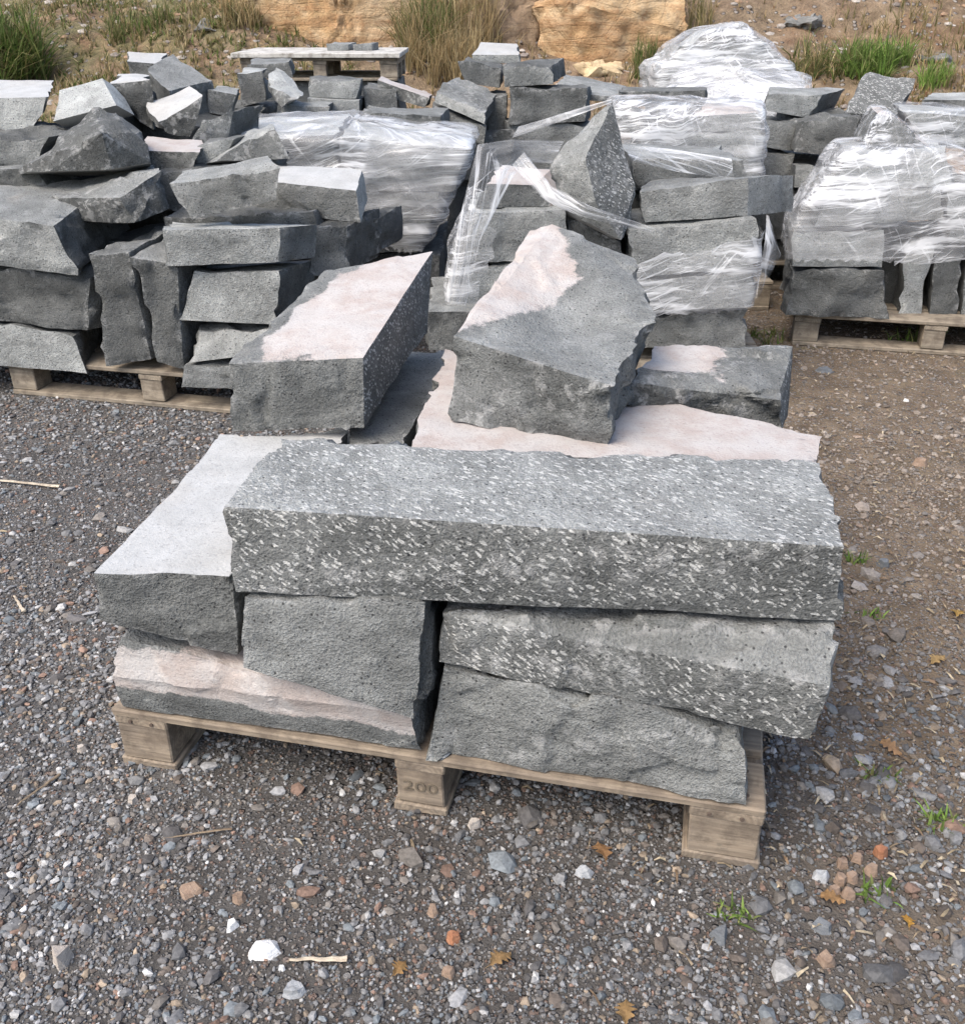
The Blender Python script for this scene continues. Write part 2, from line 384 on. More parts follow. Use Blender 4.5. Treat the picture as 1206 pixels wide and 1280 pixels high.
    for (n, c, s, ft) in planes:
        if abs(n.z) > .6: ax = Vector((math.cos(yaw), math.sin(yaw), 0))
        else: ax = Vector((-n.y, n.x, 0)).normalized()
        ax = (ax - n*ax.dot(n)).normalized(); basis.append((ax, n.cross(ax)))
    for f in bm.faces:
        n, c, s, ft = planes[f[lay]]; ax, ay = basis[f[lay]]
        for lp in f.loops:
            p = lp.vert.co; m = ft
            if patch:
                u, vv, w = [( (p.x*cy - p.y*sy, p.x*sy + p.y*cy, p.z)[i] - lo[i])/max(1e-6, hi[i]-lo[i]) for i in range(3)]
                pt = patch(s, u, vv, w, noise.noise((p+so)*9.0))
                if pt:
                    k = max(0.0, min(1.0, .5 + pt[1]*5.0)); g = FT[pt[0]]; m = [m[i]*(1-k) + g[i]*k for i in range(4)]
            masks += [m[0], m[1], m[2], 1.0]; tones.append(m[3]); uvs += [p.dot(ax)+seed, p.dot(ay)+seed]
    bm.to_mesh(me); bm.free()
    me.polygons.foreach_set("use_smooth", [True]*len(me.polygons))
    a = me.attributes.new("sharp_edge", 'BOOLEAN', 'EDGE'); a.data.foreach_set("value", sharp)
    a = me.attributes.new("mask", 'FLOAT_COLOR', 'CORNER'); a.data.foreach_set("color", masks)
    a = me.attributes.new("tone", 'FLOAT', 'CORNER'); a.data.foreach_set("value", tones)
    a = me.attributes.new("arris", 'FLOAT', 'POINT'); a.data.foreach_set("value", arris)
    u = me.uv_layers.new(name="UVMap"); u.data.foreach_set("uv", uvs)
    o = link(name, me, mat or M_STONE); o.location = org
    tag(o, label, cat, group); o_pts = [Vector(p) for p in pts]
    STONES.append((o, o_pts)); return o_pts

def block(label, F, d, depth=.35, yaw=0.0, rise=0.0, top=None, faces=None, group=None, dx=0.0, **kw):
    """F: front face corners TL, TR, BR, BL in the photo; d: their distance(s); the block runs back `depth` metres."""
    ds = d if isinstance(d, (list, tuple)) else [d]*4
    P = [at(px, py, dd) for (px, py), dd in zip(F, ds)]
    back = Vector((math.sin(-yaw)*depth + dx, math.cos(yaw)*depth, rise))
    B = [p + back for p in P]
    if top:                                        # back top corners TL, TR given as (px, py, d)
        for i, q in enumerate(top): B[i] = at(*q)
        B[3] = P[3] + (B[0]-P[0]); B[2] = P[2] + (B[1]-P[1])
    return stone(label, P+B, faces, group=group, yaw=yaw, **kw)

# ------------------------------------------------------------------ timber pallets
def board(parent, name, lo, hi, mat, seed, along='x'):
    bm = bmesh.new(); r = random.Random(seed)
    bmesh.ops.create_cube(bm, size=1.0)
    sz = [hi[i]-lo[i] for i in range(3)]; c = [(hi[i]+lo[i])/2 for i in range(3)]
    L = {'x': 0, 'y': 1}[along]
    for v in bm.verts:
        v.co = Vector([v.co[i]*sz[i] + r.uniform(-.0015, .0015) for i in range(3)])
    bmesh.ops.bevel(bm, geom=list(bm.edges), offset=.003, segments=1, affect='EDGES')
    if along == 'y':
        for v in bm.verts: v.co = Vector((v.co.y, -v.co.x, v.co.z))
    me = bpy.data.meshes.new(name); bm.to_mesh(me); bm.free()
    o = link(name, me, mat, parent); o.location = c
    if along == 'y': o.rotation_euler = (0, 0, math.pi/2)
    return o
def pallet(label, loc, yaw, L=1.2, W=.9, mat=None, runner='y', nb=7, gapb=.03, name="wooden_pallet", group="pallets under the stone stacks", seed=1):
    mat = mat or M_WOOD; e = empty(name, loc, yaw); tag(e, label, "pallet", group); r = random.Random(seed)
    zb, zk, zc, zd = .020, .104, .126, .144
    xs = [(0, .112), (L/2-.045, L/2+.05), (L-.125, L)]; ys = [(0, .105), (W/2-.05, W/2+.05), (W-.105, W)]
    if runner == 'y':
        for x0, x1 in xs: board(e, "bottom_board", (x0-.004, .004, 0), (x1+.004, W-.004, zb), mat, r.random(), 'y')
    else:
        for y0, y1 in ys: board(e, "bottom_board", (.004, y0-.002, 0), (L-.004, y1, zb), mat, r.random(), 'x')
    blocks = []
    for i, (x0, x1) in enumerate(xs):
        for j, (y0, y1) in enumerate(ys):
            b = board(e, "block", (x0+.003, y0+.006, zb+.0005), (x1-.003, y1-.003, zk-.0005), mat, r.random(), 'x'); blocks.append(b)
        board(e, "cross_board", (x0, .003, zk), (x1, W-.003, zc-.0005), mat, r.random(), 'y')
    w = (W - (nb-1)*gapb)/nb
    for i in range(nb):
        y0 = i*(w+gapb)
        board(e, "deck_board", (r.uniform(-.004, .002), y0, zc), (L+r.uniform(-.002, .004), y0+w, zd), mat, r.random(), 'x')
    return e, blocks

# ------------------------------------------------------------------ stretch film: taut hull round a stack of stones
def film(label, groups_pts, zlo, zhi=9, keep=None, res=.035, haze=0.0, seed=1.0, off=.012, group="plastic stretch film round the stone stacks", amp=.010, wav=.05):
    bm = bmesh.new()
    for pts in groups_pts:
        for p in pts: bm.verts.new(p)
    r = bmesh.ops.convex_hull(bm, input=bm.verts)
    bmesh.ops.delete(bm, geom=list({g for g in r['geom_interior']+r['geom_unused'] if isinstance(g, bmesh.types.BMVert)}), context='VERTS')
    bmesh.ops.recalc_face_normals(bm, faces=bm.faces)
    cen = sum((v.co for v in bm.verts), Vector())/len(bm.verts)
    for it in range(9):
        es = [e for e in bm.edges if e.calc_length() > res*1.5]
        if not es: break
        bmesh.ops.subdivide_edges(bm, edges=es, cuts=1); bmesh.ops.triangulate(bm, faces=[f for f in bm.faces if len(f.verts) > 3])
    bmesh.ops.smooth_vert(bm, verts=bm.verts, factor=.5, use_axis_x=True, use_axis_y=True, use_axis_z=True)
    bm.normal_update(); so = Vector((seed*5.1, seed*2.3, seed*7.7))
    kill = []
    for f in bm.faces:
        c = f.calc_center_median(); wob = wav*noise.noise(c*3.0+so) + wav*.4*noise.noise(c*14.0+so)
        if c.z < zlo + wob or c.z > zhi + wob or f.normal.z < -.75: kill.append(f); continue
        if keep and not keep(c, f.normal, noise.noise(c*5.0+so)): kill.append(f)
    bmesh.ops.delete(bm, geom=kill, context='FACES')
    for v in bm.verts:
        q = Vector((v.co.x*3.5, v.co.y*3.5, v.co.z*26)) + so
        v.co += v.normal*(off + amp*noise.noise(q) + amp*.7*noise.noise(v.co*9+so))
    me = bpy.data.meshes.new("stretch_film")
    uvs = []; hz = []
    for f in bm.faces:
        for lp in f.loops:
            p = lp.vert.co; a = math.atan2(p.y-cen.y, p.x-cen.x); rr = .6
            uvs += [a*rr, p.z + .25*math.hypot(p.x-cen.x, p.y-cen.y)*(f.normal.z > .6)]
    for v in bm.verts: hz.append(haze)
    bm.to_mesh(me); bm.free()
    me.polygons.foreach_set("use_smooth", [True]*len(me.polygons))
    u = me.uv_layers.new(name="UVMap"); u.data.foreach_set("uv", uvs)
    a = me.attributes.new("haze", 'FLOAT', 'POINT'); a.data.foreach_set("value", hz)
    o = link("stretch_film", me, M_FILM); tag(o, label, "plastic film", group); return o
def ribbon(label, A, B, n=40, m=8, bow=.02, haze=.1, seed=1.0, group="plastic stretch film round the stone stacks"):
    """film pulled between two 3-D edge lines A and B"""
    def samp(L, t):
        k = t*(len(L)-1); i = min(int(k), len(L)-2); return L[i].lerp(L[i+1], k-i)
    vs_, fs, uv = [], [], []
    so = Vector((seed*3.3, seed, seed*8))
    for i in range(n+1):
        a = samp(A, i/n); b = samp(B, i/n)
        for j in range(m+1):
            p = a.lerp(b, j/m)
            s = math.sin(math.pi*j/m)*bow
            p = p + Vector((0, -1, .3))*(s + .010*noise.noise(Vector((i*.12, j*1.7, seed*9)))) + so*0
            vs_.append(p); uv.append((i/n*(A[0]-A[-1]).length+seed, j/m*(A[0]-B[0]).length*1.0+seed))
    for i in range(n):
        for j in range(m):
            q = i*(m+1)+j; fs.append((q, q+1, q+m+2, q+m+1))
    me = bpy.data.meshes.new("stretch_film"); me.from_pydata(vs_, [], fs)
    u = me.uv_layers.new(name="UVMap")
    for lp in me.loops: u.data[lp.index].uv = uv[lp.vertex_index]
    a = me.attributes.new("haze", 'FLOAT', 'POINT'); a.data.foreach_set("value", [haze]*len(vs_))
    me.polygons.foreach_set("use_smooth", [True]*len(fs))
    o = link("stretch_film", me, M_FILM); tag(o, label, "plastic film", group); return o

# ------------------------------------------------------------------ ground and hillside
def grid_mesh(name, x0, x1, y0, y1, nx, ny, zf):
    X, Y = np.meshgrid(np.linspace(x0, x1, nx+1), np.linspace(y0, y1, ny+1))
    vs_ = [(x, y, zf(x, y)) for x, y in zip(X.ravel(), Y.ravel())]
    fs = [(j*(nx+1)+i, j*(nx+1)+i+1, (j+1)*(nx+1)+i+1, (j+1)*(nx+1)+i) for j in range(ny) for i in range(nx)]
    me = bpy.data.meshes.new(name); me.from_pydata(vs_, [], fs)
    me.polygons.foreach_set("use_smooth", [True]*len(fs)); return me
tag(link("ground", grid_mesh("ground", -60, 60, -40, 60, 12, 10, lambda x, y: 0.0), M_GROUND), kind="structure")
def hill_z(x, y):
    foot = 8.2 + .5*noise.noise(Vector((x*.35, 3.1, 0)))
    t = y - foot
    if t < 0: return -.05 + .15*t
    z = -.05 + t*(.44 + .05*noise.noise(Vector((x*.2, y*.2, 5)))) if t < 9 else -.05 + 9*.44 + (t-9)*.12
    return z + min(1, t)*(.22*noise.noise(Vector((x*.8, y*.8, 1))) + .10*noise.noise(Vector((x*2.3, y*2.3, 2))) + .035*noise.noise(Vector((x*7, y*7, 3))))
tag(link("hillside", grid_mesh("hillside", -22, 22, 7.4, 27, 300, 150, hill_z), M_HILL), kind="structure")
def onhill(px, py):
    r = ray(px, py); o = Vector((0, 0, CAM_H)); k = 7.0/r.y
    while k < 40:
        p = o + r*k
        if p.z <= hill_z(p.x, p.y) or p.z <= 0: return Vector((p.x, p.y, max(hill_z(p.x, p.y), 0)))
        k += .02
    return o + r*k

# boulders on the hillside
def boulder(label, px, py, w, h, dp, mat, seed, res=.05, rough=2.4, name="boulder", cat="boulder", sink=.3):
    c = onhill(px, py); r = random.Random(seed); pts = []
    for i in range(13):
        a = r.uniform(0, 2*math.pi); e = r.uniform(-.9, .9)
        v = Vector((math.cos(a)*math.cos(e)*w/2, math.sin(a)*math.cos(e)*dp/2, (math.sin(e)*.55 + .5)*h))
        pts.append(c + v + Vector((0, dp*.25, -sink*h)))
    stone(label, pts, {'all': 'split'}, res=res, seed=seed*1.3, rough=rough, name=name, cat=cat, mat=mat, group="boulders on the hillside", dissolve=14)

# ------------------------------------------------------------------ FRONT PALLET and its stones
YF = math.atan2(1.195-1.465, .486+.715)
fp, fblocks = pallet("light timber block pallet under the white-pecked stone slab, stamped 200", (-.715, 1.465, 0), YF, L=1.222, W=1.0, mat=M_WOOD, runner='y', nb=7)
ft_ = bpy.data.curves.new("stamp", 'FONT'); ft_.body = "200"; ft_.size = .040; ft_.extrude = .0008; ft_.align_x = 'CENTER'; ft_.align_y = 'CENTER'
fo_ = bpy.data.objects.new("stamp_tmp", ft_); col.objects.link(fo_); bpy.context.view_layer.update()
fm_ = bpy.data.meshes.new_from_object(fo_.evaluated_get(bpy.context.evaluated_depsgraph_get())); bpy.data.objects.remove(fo_)
ti = NT("stamp_ink"); M_INK = ti.done(ti.principled(C(.135, .11, .08), .9))
st_ = link("stamped_number", fm_, M_INK, fp); st_.location = (1.222/2+.003, .0052, .064); st_.rotation_euler = (math.pi/2, 0, 0); st_.scale = (1.15, .8, 1)

M_NAIL_ = NT("nail_steel"); M_NAIL = M_NAIL_.done(M_NAIL_.principled(C(.10, .075, .06), .6))
bm_ = bmesh.new(); bmesh.ops.create_cone(bm_, cap_ends=True, segments=10, radius1=.0042, radius2=.0036, depth=.003); nail_me = bpy.data.meshes.new("nail"); bm_.to_mesh(nail_me); bm_.free(); nail_me.materials.append(M_NAIL)
for nx_ in (.03, .085, .59, .64, 1.12, 1.19):
    for ny_ in (.03, .09):
        n_ = bpy.data.objects.new("nail", nail_me); col.objects.link(n_); n_.parent = fp; n_.location = (nx_, ny_, .1450)
for nx_ in (.035, .08, 1.13, 1.185):
    n_ = bpy.data.objects.new("nail", nail_me); col.objects.link(n_); n_.parent = fp; n_.location = (nx_, .0015, .115); n_.rotation_euler = (math.pi/2, 0, 0)
G1 = "stones stacked on the stamped pallet"
ey = Vector((math.sin(-YF), math.cos(YF), 0))
def zdown(ps, z): return [Vector((p.x, p.y, z)) for p in ps]
# bottom layer
P = [at(150, 797, 1.45), at(515, 893, 1.312), at(527, 938, 1.338), at(150, 884, 1.462)]
stone("long dark stone with a pinkish band along its front, flat on the stamped pallet", P + [p + ey*.36 for p in P] + [at(133, 846, 1.44)],
      {'front': 'smooth', 'left': 'smooth'}, yaw=YF, group=G1, patch=lambda s, u, v, w, n: ('crust', min(w - (.36 - .10*u + .08*n), .84 + .25*u - w)) if s in ('front', 'left', 'top') else None, rough=.5)
P = [at(552, 834, 1.345), at(930, 914, 1.205), at(934, 1007, 1.205), at(536, 947, 1.328)]
stone("rough grey stone lying lowest at the stamped pallet's bare board end", P + [p + ey*.33 for p in P], {'front': 'smooth', 'left': 'smooth', 'right': 'smooth'}, yaw=YF, group=G1, rough=1.2)
# back of the bottom layers, under the pink slab
for lab, x0, x1, z0, z1 in (("dark stone under the white-topped slab at the back of the stamped pallet", .02, .55, .146, .325),
                            ("dark stone under the pinkish slab at the back of the stamped pallet", .60, 1.16, .146, .41)):
    o_ = Vector((-.715, 1.465, 0)); exv = Vector((math.cos(YF), math.sin(YF), 0))
    q = [o_ + exv*x0 + ey*.40, o_ + exv*x1 + ey*.40, o_ + exv*x1 + ey*.97, o_ + exv*x0 + ey*.97]
    stone(lab, zdown(q, z0) + zdown(q, z1), {}, yaw=YF, group=G1)
# second layer
P = [onz(118, 716, .475), onz(292, 722, .475), onz(434, 540, .475), onz(276, 544, .475)]
Q = [at(124, 776, 1.43), at(299, 822, 1.40)]
Q += [p + (P[2]-P[1]) for p in Q[1:]] + [Q[0] + (P[3]-P[0])]
stone("stone slab with a smooth white top beside the long pecked slab", P + Q, {'top': 'sawn', 'left': 'smooth'}, yaw=math.radians(-24), group=G1,
      rough=.6)
P = [at(301, 741, 1.352), at(533, 752, 1.318), at(524, 905, 1.295), at(300, 836, 1.342)]
stone("squarish rough grey stone between the white-topped slab and the dark gap", P + [p + ey*.30 for p in P], {'front': 'smooth', 'right': 'dark', 'left': 'smooth'}, yaw=YF, group=G1, rough=.9)
P = [at(546, 757, 1.365), at(1053, 786, 1.24), at(1038, 858, 1.175), at(1019, 930, 1.182), at(541, 829, 1.342), at(546, 768, 1.345)]
stone("tapering grey stone with pecked front jutting out past the pallet end", P + [p + ey*.30 for p in (P[0], P[1], P[3], P[4])], {'front': 'pick', 'top': 'smooth', 'left': 'smooth', 'right': 'smooth'}, yaw=YF, group=G1, dissolve=4, rough=1.1)
# top layer: the long slab
T = [onz(275, 633, .63), onz(1060, 684, .63), onz(1028, 576, .63), onz(350, 549, .63)]
B = [at(290, 741, 1.36), at(1051, 776, 1.262)]
stone("long grey slab covered in white peck marks on top and front", T + B + [B[1] + (T[2]-T[1]), B[0] + (T[3]-T[0])], {'top': 'pick_lit', 'front': 'pick', 'left': 'split', 'right': 'split'},
      yaw=YF, group=G1, res=.011, rough=.75)
# slabs behind it
T = [onz(506, 562, .56), onz(1032, 590, .56), onz(1027, 546, .56), onz(800, 500, .56), onz(556, 436, .56)]
stone("flat pinkish slab behind the long pecked slab, under the leaning stone", T + zdown(T, .415), {'top': 'crust'}, yaw=YF, group=G1, rough=.7)
T = [onz(428, 556, .47), onz(508, 556, .47), onz(566, 436, .47), onz(480, 436, .47)]
stone("smooth dark slab between the white-topped slab and the pinkish slab", T + zdown(T, .33), {'top': 'smooth'}, yaw=YF, group=G1)
stone("grey stone with a pinkish corner behind the leaning stone's foot", [at(785, 478, 1.99), at(975, 500, 1.97), at(977, 538, 1.97), at(785, 505, 1.98), at(812, 428, 2.24), at(992, 433, 2.22),
      at(985, 520, 2.22), at(812, 480, 2.24)], {'top': 'smooth', 'front': 'dark', 'right': 'pick'}, yaw=YF, group=G1,
      patch=lambda s, u, v, w, n: ('crust', min(.52 + .1*n - u, v - .32 + .2*n)) if s == 'top' else None)
T = [at(785, 505, 1.99), at(976, 538, 1.98)]
q = [Vector((p.x+.01, p.y+.01, 0)) for p in T]; q += [q[1] + ey*.26, q[0] + ey*.26]
stone("dark stone under the pinkish-cornered stone at the pallet's back edge", zdown(q, .30) + zdown(q, .50), {'all': 'dark'}, yaw=YF, group=G1)
# the two stones lying on top
stone("big stone block with pinkish weathered top and speckled side, resting on the white-topped slab",
      [at(281, 455, 2.02), at(453, 449, 1.98), at(455, 536, 1.98), at(284, 541, 2.01), at(403, 337, 2.52), at(541, 313, 2.62), at(534, 415, 2.60), at(402, 430, 2.52)],
      {'top': 'crust', 'right': 'pick', 'front': 'split'}, yaw=math.radians(-14), group=G1, rough=.9, dissolve=14,
      patch=lambda s, u, v, w, n: ('smooth', max(.10 + .32*v + .14*n - u, .05 - v + max(0, .3-u))) if s == 'top' else None)
lc = at(705, 395, 2.10)
stone("leaning stone with scooped grey face and pale pinkish strip, on top of the stamped pallet",
      [at(560, 523, 1.90), at(766, 562, 1.76), at(566, 420, 1.93), at(652, 483, 1.835), at(766, 482, 1.765), at(797, 419, 2.0), at(815, 393, 2.1), at(792, 322, 2.4),
       at(690, 279, 2.5), at(662, 285, 2.5), at(660, 420, 2.5), at(800, 440, 2.38), at(790, 500, 2.0), at(708, 328, 2.27)],
      {'front': 'split', 'top': 'mid', 'right': 'split', 'left': 'crust'}, yaw=0, group=G1, rough=.65, res=.011, dissolve=13,  # lighter top tone paints in the sky light on the upper face
      warp=lambda p: Vector((-.0, -.0, -1))*(.040*math.exp(-((p.x-lc.x)/.10)**2 - ((p.y-lc.y)/.17)**2)) if p.z > lc.z - .11 else Vector(),
      patch=lambda s, u, v, w, n: ('crust', min((v-.20)*1.42, .62 - .2*(v-.66)) + .03*n - u) if s in ('top', 'left') else None)

# ------------------------------------------------------------------ LEFT STACK
A0, A1 = onz(16, 492), onz(282, 517); YL = math.atan2((A1-A0).y, (A1-A0).x)
pallet("weathered pallet with open slots under the unwrapped pile of loose stones", A0, YL, L=1.2, W=1.0, mat=M_WOODG, runner='x', nb=6)
G2 = "loose stones piled on the unwrapped pile's pallet"
def L(label, F, d, depth=.35, **kw):
    kw.setdefault('yaw', YL); return block(label, F, d, depth, group=G2, **kw)
L("pale flat-faced stone lying on the unwrapped pile's pallet's outer corner", [(-90, 388), (94, 418), (112, 467), (-90, 452)], [3.5, 3.42, 3.42, 3.5], .4, top=[(-60, 380, 3.9), (133, 405, 3.85)], faces={'front': 'light', 'right': 'dark'})
L("dark rough stone wedged between two pale-faced stones of the unwrapped pile", [(-90, 326), (114, 346), (112, 416), (-90, 394)], [3.5, 3.43, 3.42, 3.5], .42, dx=.02, faces={'all': 'dark'}, rough=1.5)
L("large stone with pale front and broken dark end in the unwrapped pile", [(-90, 262), (68, 282), (98, 345), (-90, 324)], [3.48, 3.38, 3.40, 3.48], .5, top=[(-70, 226, 3.95), (138, 228, 3.85)], faces={'front': 'light', 'right': 'dark', 'top': 'mid'}, rough=1.4)
L("thin dark slab standing upright on the unwrapped pile's pallet, touching the pale stones", [(113, 318), (161, 312), (190, 452), (135, 458)], [3.36, 3.34, 3.36, 3.37], .4, rise=.03, faces={'front': 'dark'}, yaw=math.radians(-16))
L("thicker dark slab standing upright beside the gap in the unwrapped pile", [(163, 321), (222, 330), (230, 463), (196, 453)], [3.32, 3.32, 3.33, 3.34], .4, rise=.03, faces={'front': 'dark', 'top': 'smooth'}, yaw=math.radians(-12))
L("long flat grey stone with bright upper edge spanning the upright slabs", [(205, 287), (352, 284), (350, 328), (208, 333)], [3.30, 3.30, 3.30, 3.30], .3, top=[(215, 277, 3.6), (400, 280, 3.48)], faces={'front': 'mid', 'top': 'light'})
L("pale smooth-fronted stone below the long flat stone", [(245, 340), (349, 338), (346, 407), (222, 400)], [3.34, 3.3, 3.3, 3.34], .4, top=[(270, 330, 3.7), (400, 322, 3.62)], faces={'front': 'light', 'top': 'mid', 'right': 'dark'}, rough=.8)
L("brownish broken flat stone beneath the pale smooth-fronted stone", [(240, 407), (338, 411), (322, 444), (231, 454)], [3.36, 3.3, 3.27, 3.3], .4, faces={'front': 'mid'}, rough=1.8)
L("small grey stone on the unwrapped pile's pallet against the big pinkish block", [(226, 455), (318, 458), (316, 488), (224, 484)], 3.29, .4, faces={'front': 'mid'})
L("dark end stone poking out behind the pale smooth-fronted stone", [(384, 285), (438, 280), (436, 345), (386, 345)], [3.55, 3.6, 3.6, 3.55], .35, faces={'all': 'dark', 'front': 'split'})
L("small dark stone at the stretch film's lower edge", [(436, 279), (474, 271), (475, 318), (438, 328)], [3.75, 3.85, 3.85, 3.75], .3, faces={'all': 'dark'})
L("chunky olive-grey stone with chisel nicks tilted on top of the unwrapped pile", [(211, 229), (330, 198), (356, 216), (350, 246), (246, 276), (226, 262)][0:1] + [(354, 208), (346, 250), (240, 274)], [3.42, 3.40, 3.38, 3.38], .22, top=[(228, 213, 3.58), (338, 193, 3.56)], faces={'top': 'mid', 'front': 'split'}, rough=1.1)
L("block with a smooth lavender-pale top behind the chunky olive stone", [(330, 226), (446, 238), (452, 278), (312, 264)], [3.72, 3.66, 3.66, 3.72], .4, top=[(345, 206, 3.98), (455, 209, 3.9)], faces={'top': 'sawn', 'front': 'split', 'right': 'light'})
L("flat dark stone in the shade under the chunky olive stone", [(205, 272), (392, 264), (398, 284), (205, 290)], 3.62, .4, faces={'all': 'dark'})
stone("dark jagged boulder-like stone crowning the unwrapped pile", [at(22, 216, 3.80), at(60, 190, 3.72), at(75, 168, 3.80), at(118, 137, 3.92), at(128, 168, 3.66), at(150, 142, 3.92), at(176, 160, 3.84), at(189, 203, 3.76), at(140, 212, 3.68), at(60, 214, 3.70),
      at(40, 200, 4.15), at(120, 150, 4.2), at(180, 180, 4.15), at(185, 215, 4.1), at(40, 225, 4.1)], {'all': 'dark', 'top': 'split'}, rough=.5, group=G2, dissolve=14)
stone("stone with a pale lip and dark broken face below the jagged stone", [at(150, 247, 3.52), at(207, 210, 3.68), at(216, 258, 3.68), at(168, 278, 3.52), at(84, 228, 3.9), at(186, 204, 3.95), at(90, 262, 3.9), at(60, 247, 3.62), at(60, 276, 3.62), at(186, 250, 3.95)],
      {'top': 'mid', 'all': 'dark'}, rough=1.0, group=G2)
L("grey stone tucked under the pale broad stone at the pile's outer side", [(-90, 172), (62, 170), (45, 205), (-90, 220)], 3.95, .4, faces={'front': 'mid'}, rough=1.3)
L("flat grey stone just above the large pale-fronted stone", [(-90, 216), (45, 208), (60, 232), (-90, 248)], 3.85, .3, faces={'front': 'split', 'top': 'mid'}, rough=1.2)
L("broad stone with white top and lilac face at the outer side of the pile", [(-90, 124), (58, 121), (44, 160), (-90, 172)], [4.25, 4.2, 4.2, 4.25], .4, top=[(-90, 97, 4.6), (68, 100, 4.6)], faces={'top': 'sawn', 'front': 'light', 'right': 'dark'}, rough=.9)
L("tilted stone showing a pale bluish flat face beside the white-topped broad stone", [(74, 112), (128, 97), (146, 131), (67, 151)], [4.32, 4.36, 4.18, 4.16], .12, rise=-.05, faces={'front': 'sawn', 'top': 'sawn', 'right': 'dark'}, rough=.8,
  patch=lambda s, u, v, w, n: ('light', .5) if s in ('front', 'top') else None)
L("dark rough stone leaning behind the pale bluish tilted face", [(135, 104), (190, 98), (196, 165), (150, 140)], 4.4, .3, top=[(150, 90, 4.65), (186, 92, 4.65)], faces={'top': 'sawn', 'all': 'dark'}, rough=1.6)
L("block with bright white top and dark front above the oval pinkish slab", [(198, 152), (256, 119), (240, 172), (206, 168)], [4.2, 4.25, 4.22, 4.18], .3, top=[(176, 131, 4.42), (240, 107, 4.5)], faces={'top': 'sawn', 'front': 'dark'}, yaw=math.radians(18))
q = [at(178, 85, 4.85), at(216, 66, 5.15), at(265, 101, 4.92), at(211, 113, 4.62)]
stone("squared block with lilac-grey top, tilted on the pile's highest point", q + [p + Vector((.03, .03, -.15)) for p in q], {'top': 'mid', 'all': 'split'}, rough=.7, group=G2, yaw=math.radians(-35))
L("small pale-topped stone behind the tilted lilac-grey block", [(158, 76), (206, 80), (206, 100), (160, 98)], 5.15, .3, top=[(162, 64, 5.4), (208, 66, 5.4)], faces={'top': 'sawn'})
L("oval slab with a pinkish white top in the middle of the unwrapped pile", [(181, 188), (250, 190), (240, 214), (188, 212)], [3.95, 3.92, 3.92, 3.95], .25, top=[(184, 170, 4.2), (252, 174, 4.15)], faces={'top': 'crust'}, rough=.9)
L("dark bluish stone leaning between the white-topped block and the film", [(254, 152), (292, 138), (284, 192), (240, 178)], [4.22, 4.25, 4.2, 4.18], .3, faces={'all': 'dark', 'front': 'split'})
L("pointed wedge stone with a pale slope against the stretch film", [(336, 158), (345, 157), (362, 198), (268, 202)], [3.98, 3.98, 3.95, 3.92], .28, top=[(300, 168, 4.2), (338, 154, 4.25)], faces={'front': 'split', 'left': 'light', 'top': 'light'}, rough=.8)
L("dark stone deep in the unwrapped pile under the oval slab", [(186, 214), (310, 206), (318, 262), (210, 266)], 3.85, .4, faces={'all': 'dark'})
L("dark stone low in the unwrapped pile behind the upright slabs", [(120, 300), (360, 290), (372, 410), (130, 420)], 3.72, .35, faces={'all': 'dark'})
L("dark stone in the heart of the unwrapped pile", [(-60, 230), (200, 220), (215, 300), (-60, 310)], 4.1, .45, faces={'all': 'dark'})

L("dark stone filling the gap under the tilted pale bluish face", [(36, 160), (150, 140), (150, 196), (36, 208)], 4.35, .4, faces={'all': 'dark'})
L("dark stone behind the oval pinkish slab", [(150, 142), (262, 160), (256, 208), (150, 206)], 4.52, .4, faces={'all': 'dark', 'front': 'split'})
L("small angular stone tucked between the oval slab and the wedge stone", [(246, 182), (290, 176), (284, 208), (244, 212)], 4.02, .25, faces={'front': 'mid'})
L("small grey stone at the foot of the tilted lilac-grey block", [(262, 112), (296, 118), (290, 146), (258, 140)], 4.85, .3, top=[(268, 104, 5.05), (300, 110, 5.05)], faces={'top': 'light'})
# ------------------------------------------------------------------ WRAPPED STACK BEHIND THE LEFT PILE
G3 = "stones in the film-wrapped stack behind the unwrapped pile"
W1 = []
def A(label, F, d, depth=.4, **kw):
    p = block(label, F, d, depth, group=G3, **kw); W1.append(p); return p
A("wrapped grey stone low in the stack behind the unwrapped pile", [(300, 235), (548, 240), (528, 315), (300, 320)], 4.32, .7)
A("wrapped upper stone with dull face, outer half of the film bundle", [(290, 172), (420, 168), (420, 234), (300, 236)], [4.34, 4.34, 4.34, 4.34], .5, rise=.03, faces={'top': 'light'})
A("wrapped upper stone at the bulging corner of the film bundle", [(424, 170), (590, 186), (566, 240), (424, 238)], [4.34, 4.3, 4.3, 4.34], .5, rise=.02, faces={'top': 'light'})
A("flat grey stone poking out of the film bundle's top", [(452, 140), (556, 144), (556, 166), (440, 160)], 4.75, .3, faces={'top': 'mid'})
film("crinkled clear plastic film wound round the stack behind the unwrapped pile", W1[:3], .40, 1.06, res=.03, haze=.20, seed=2.0, amp=.02, off=.02, wav=.06)

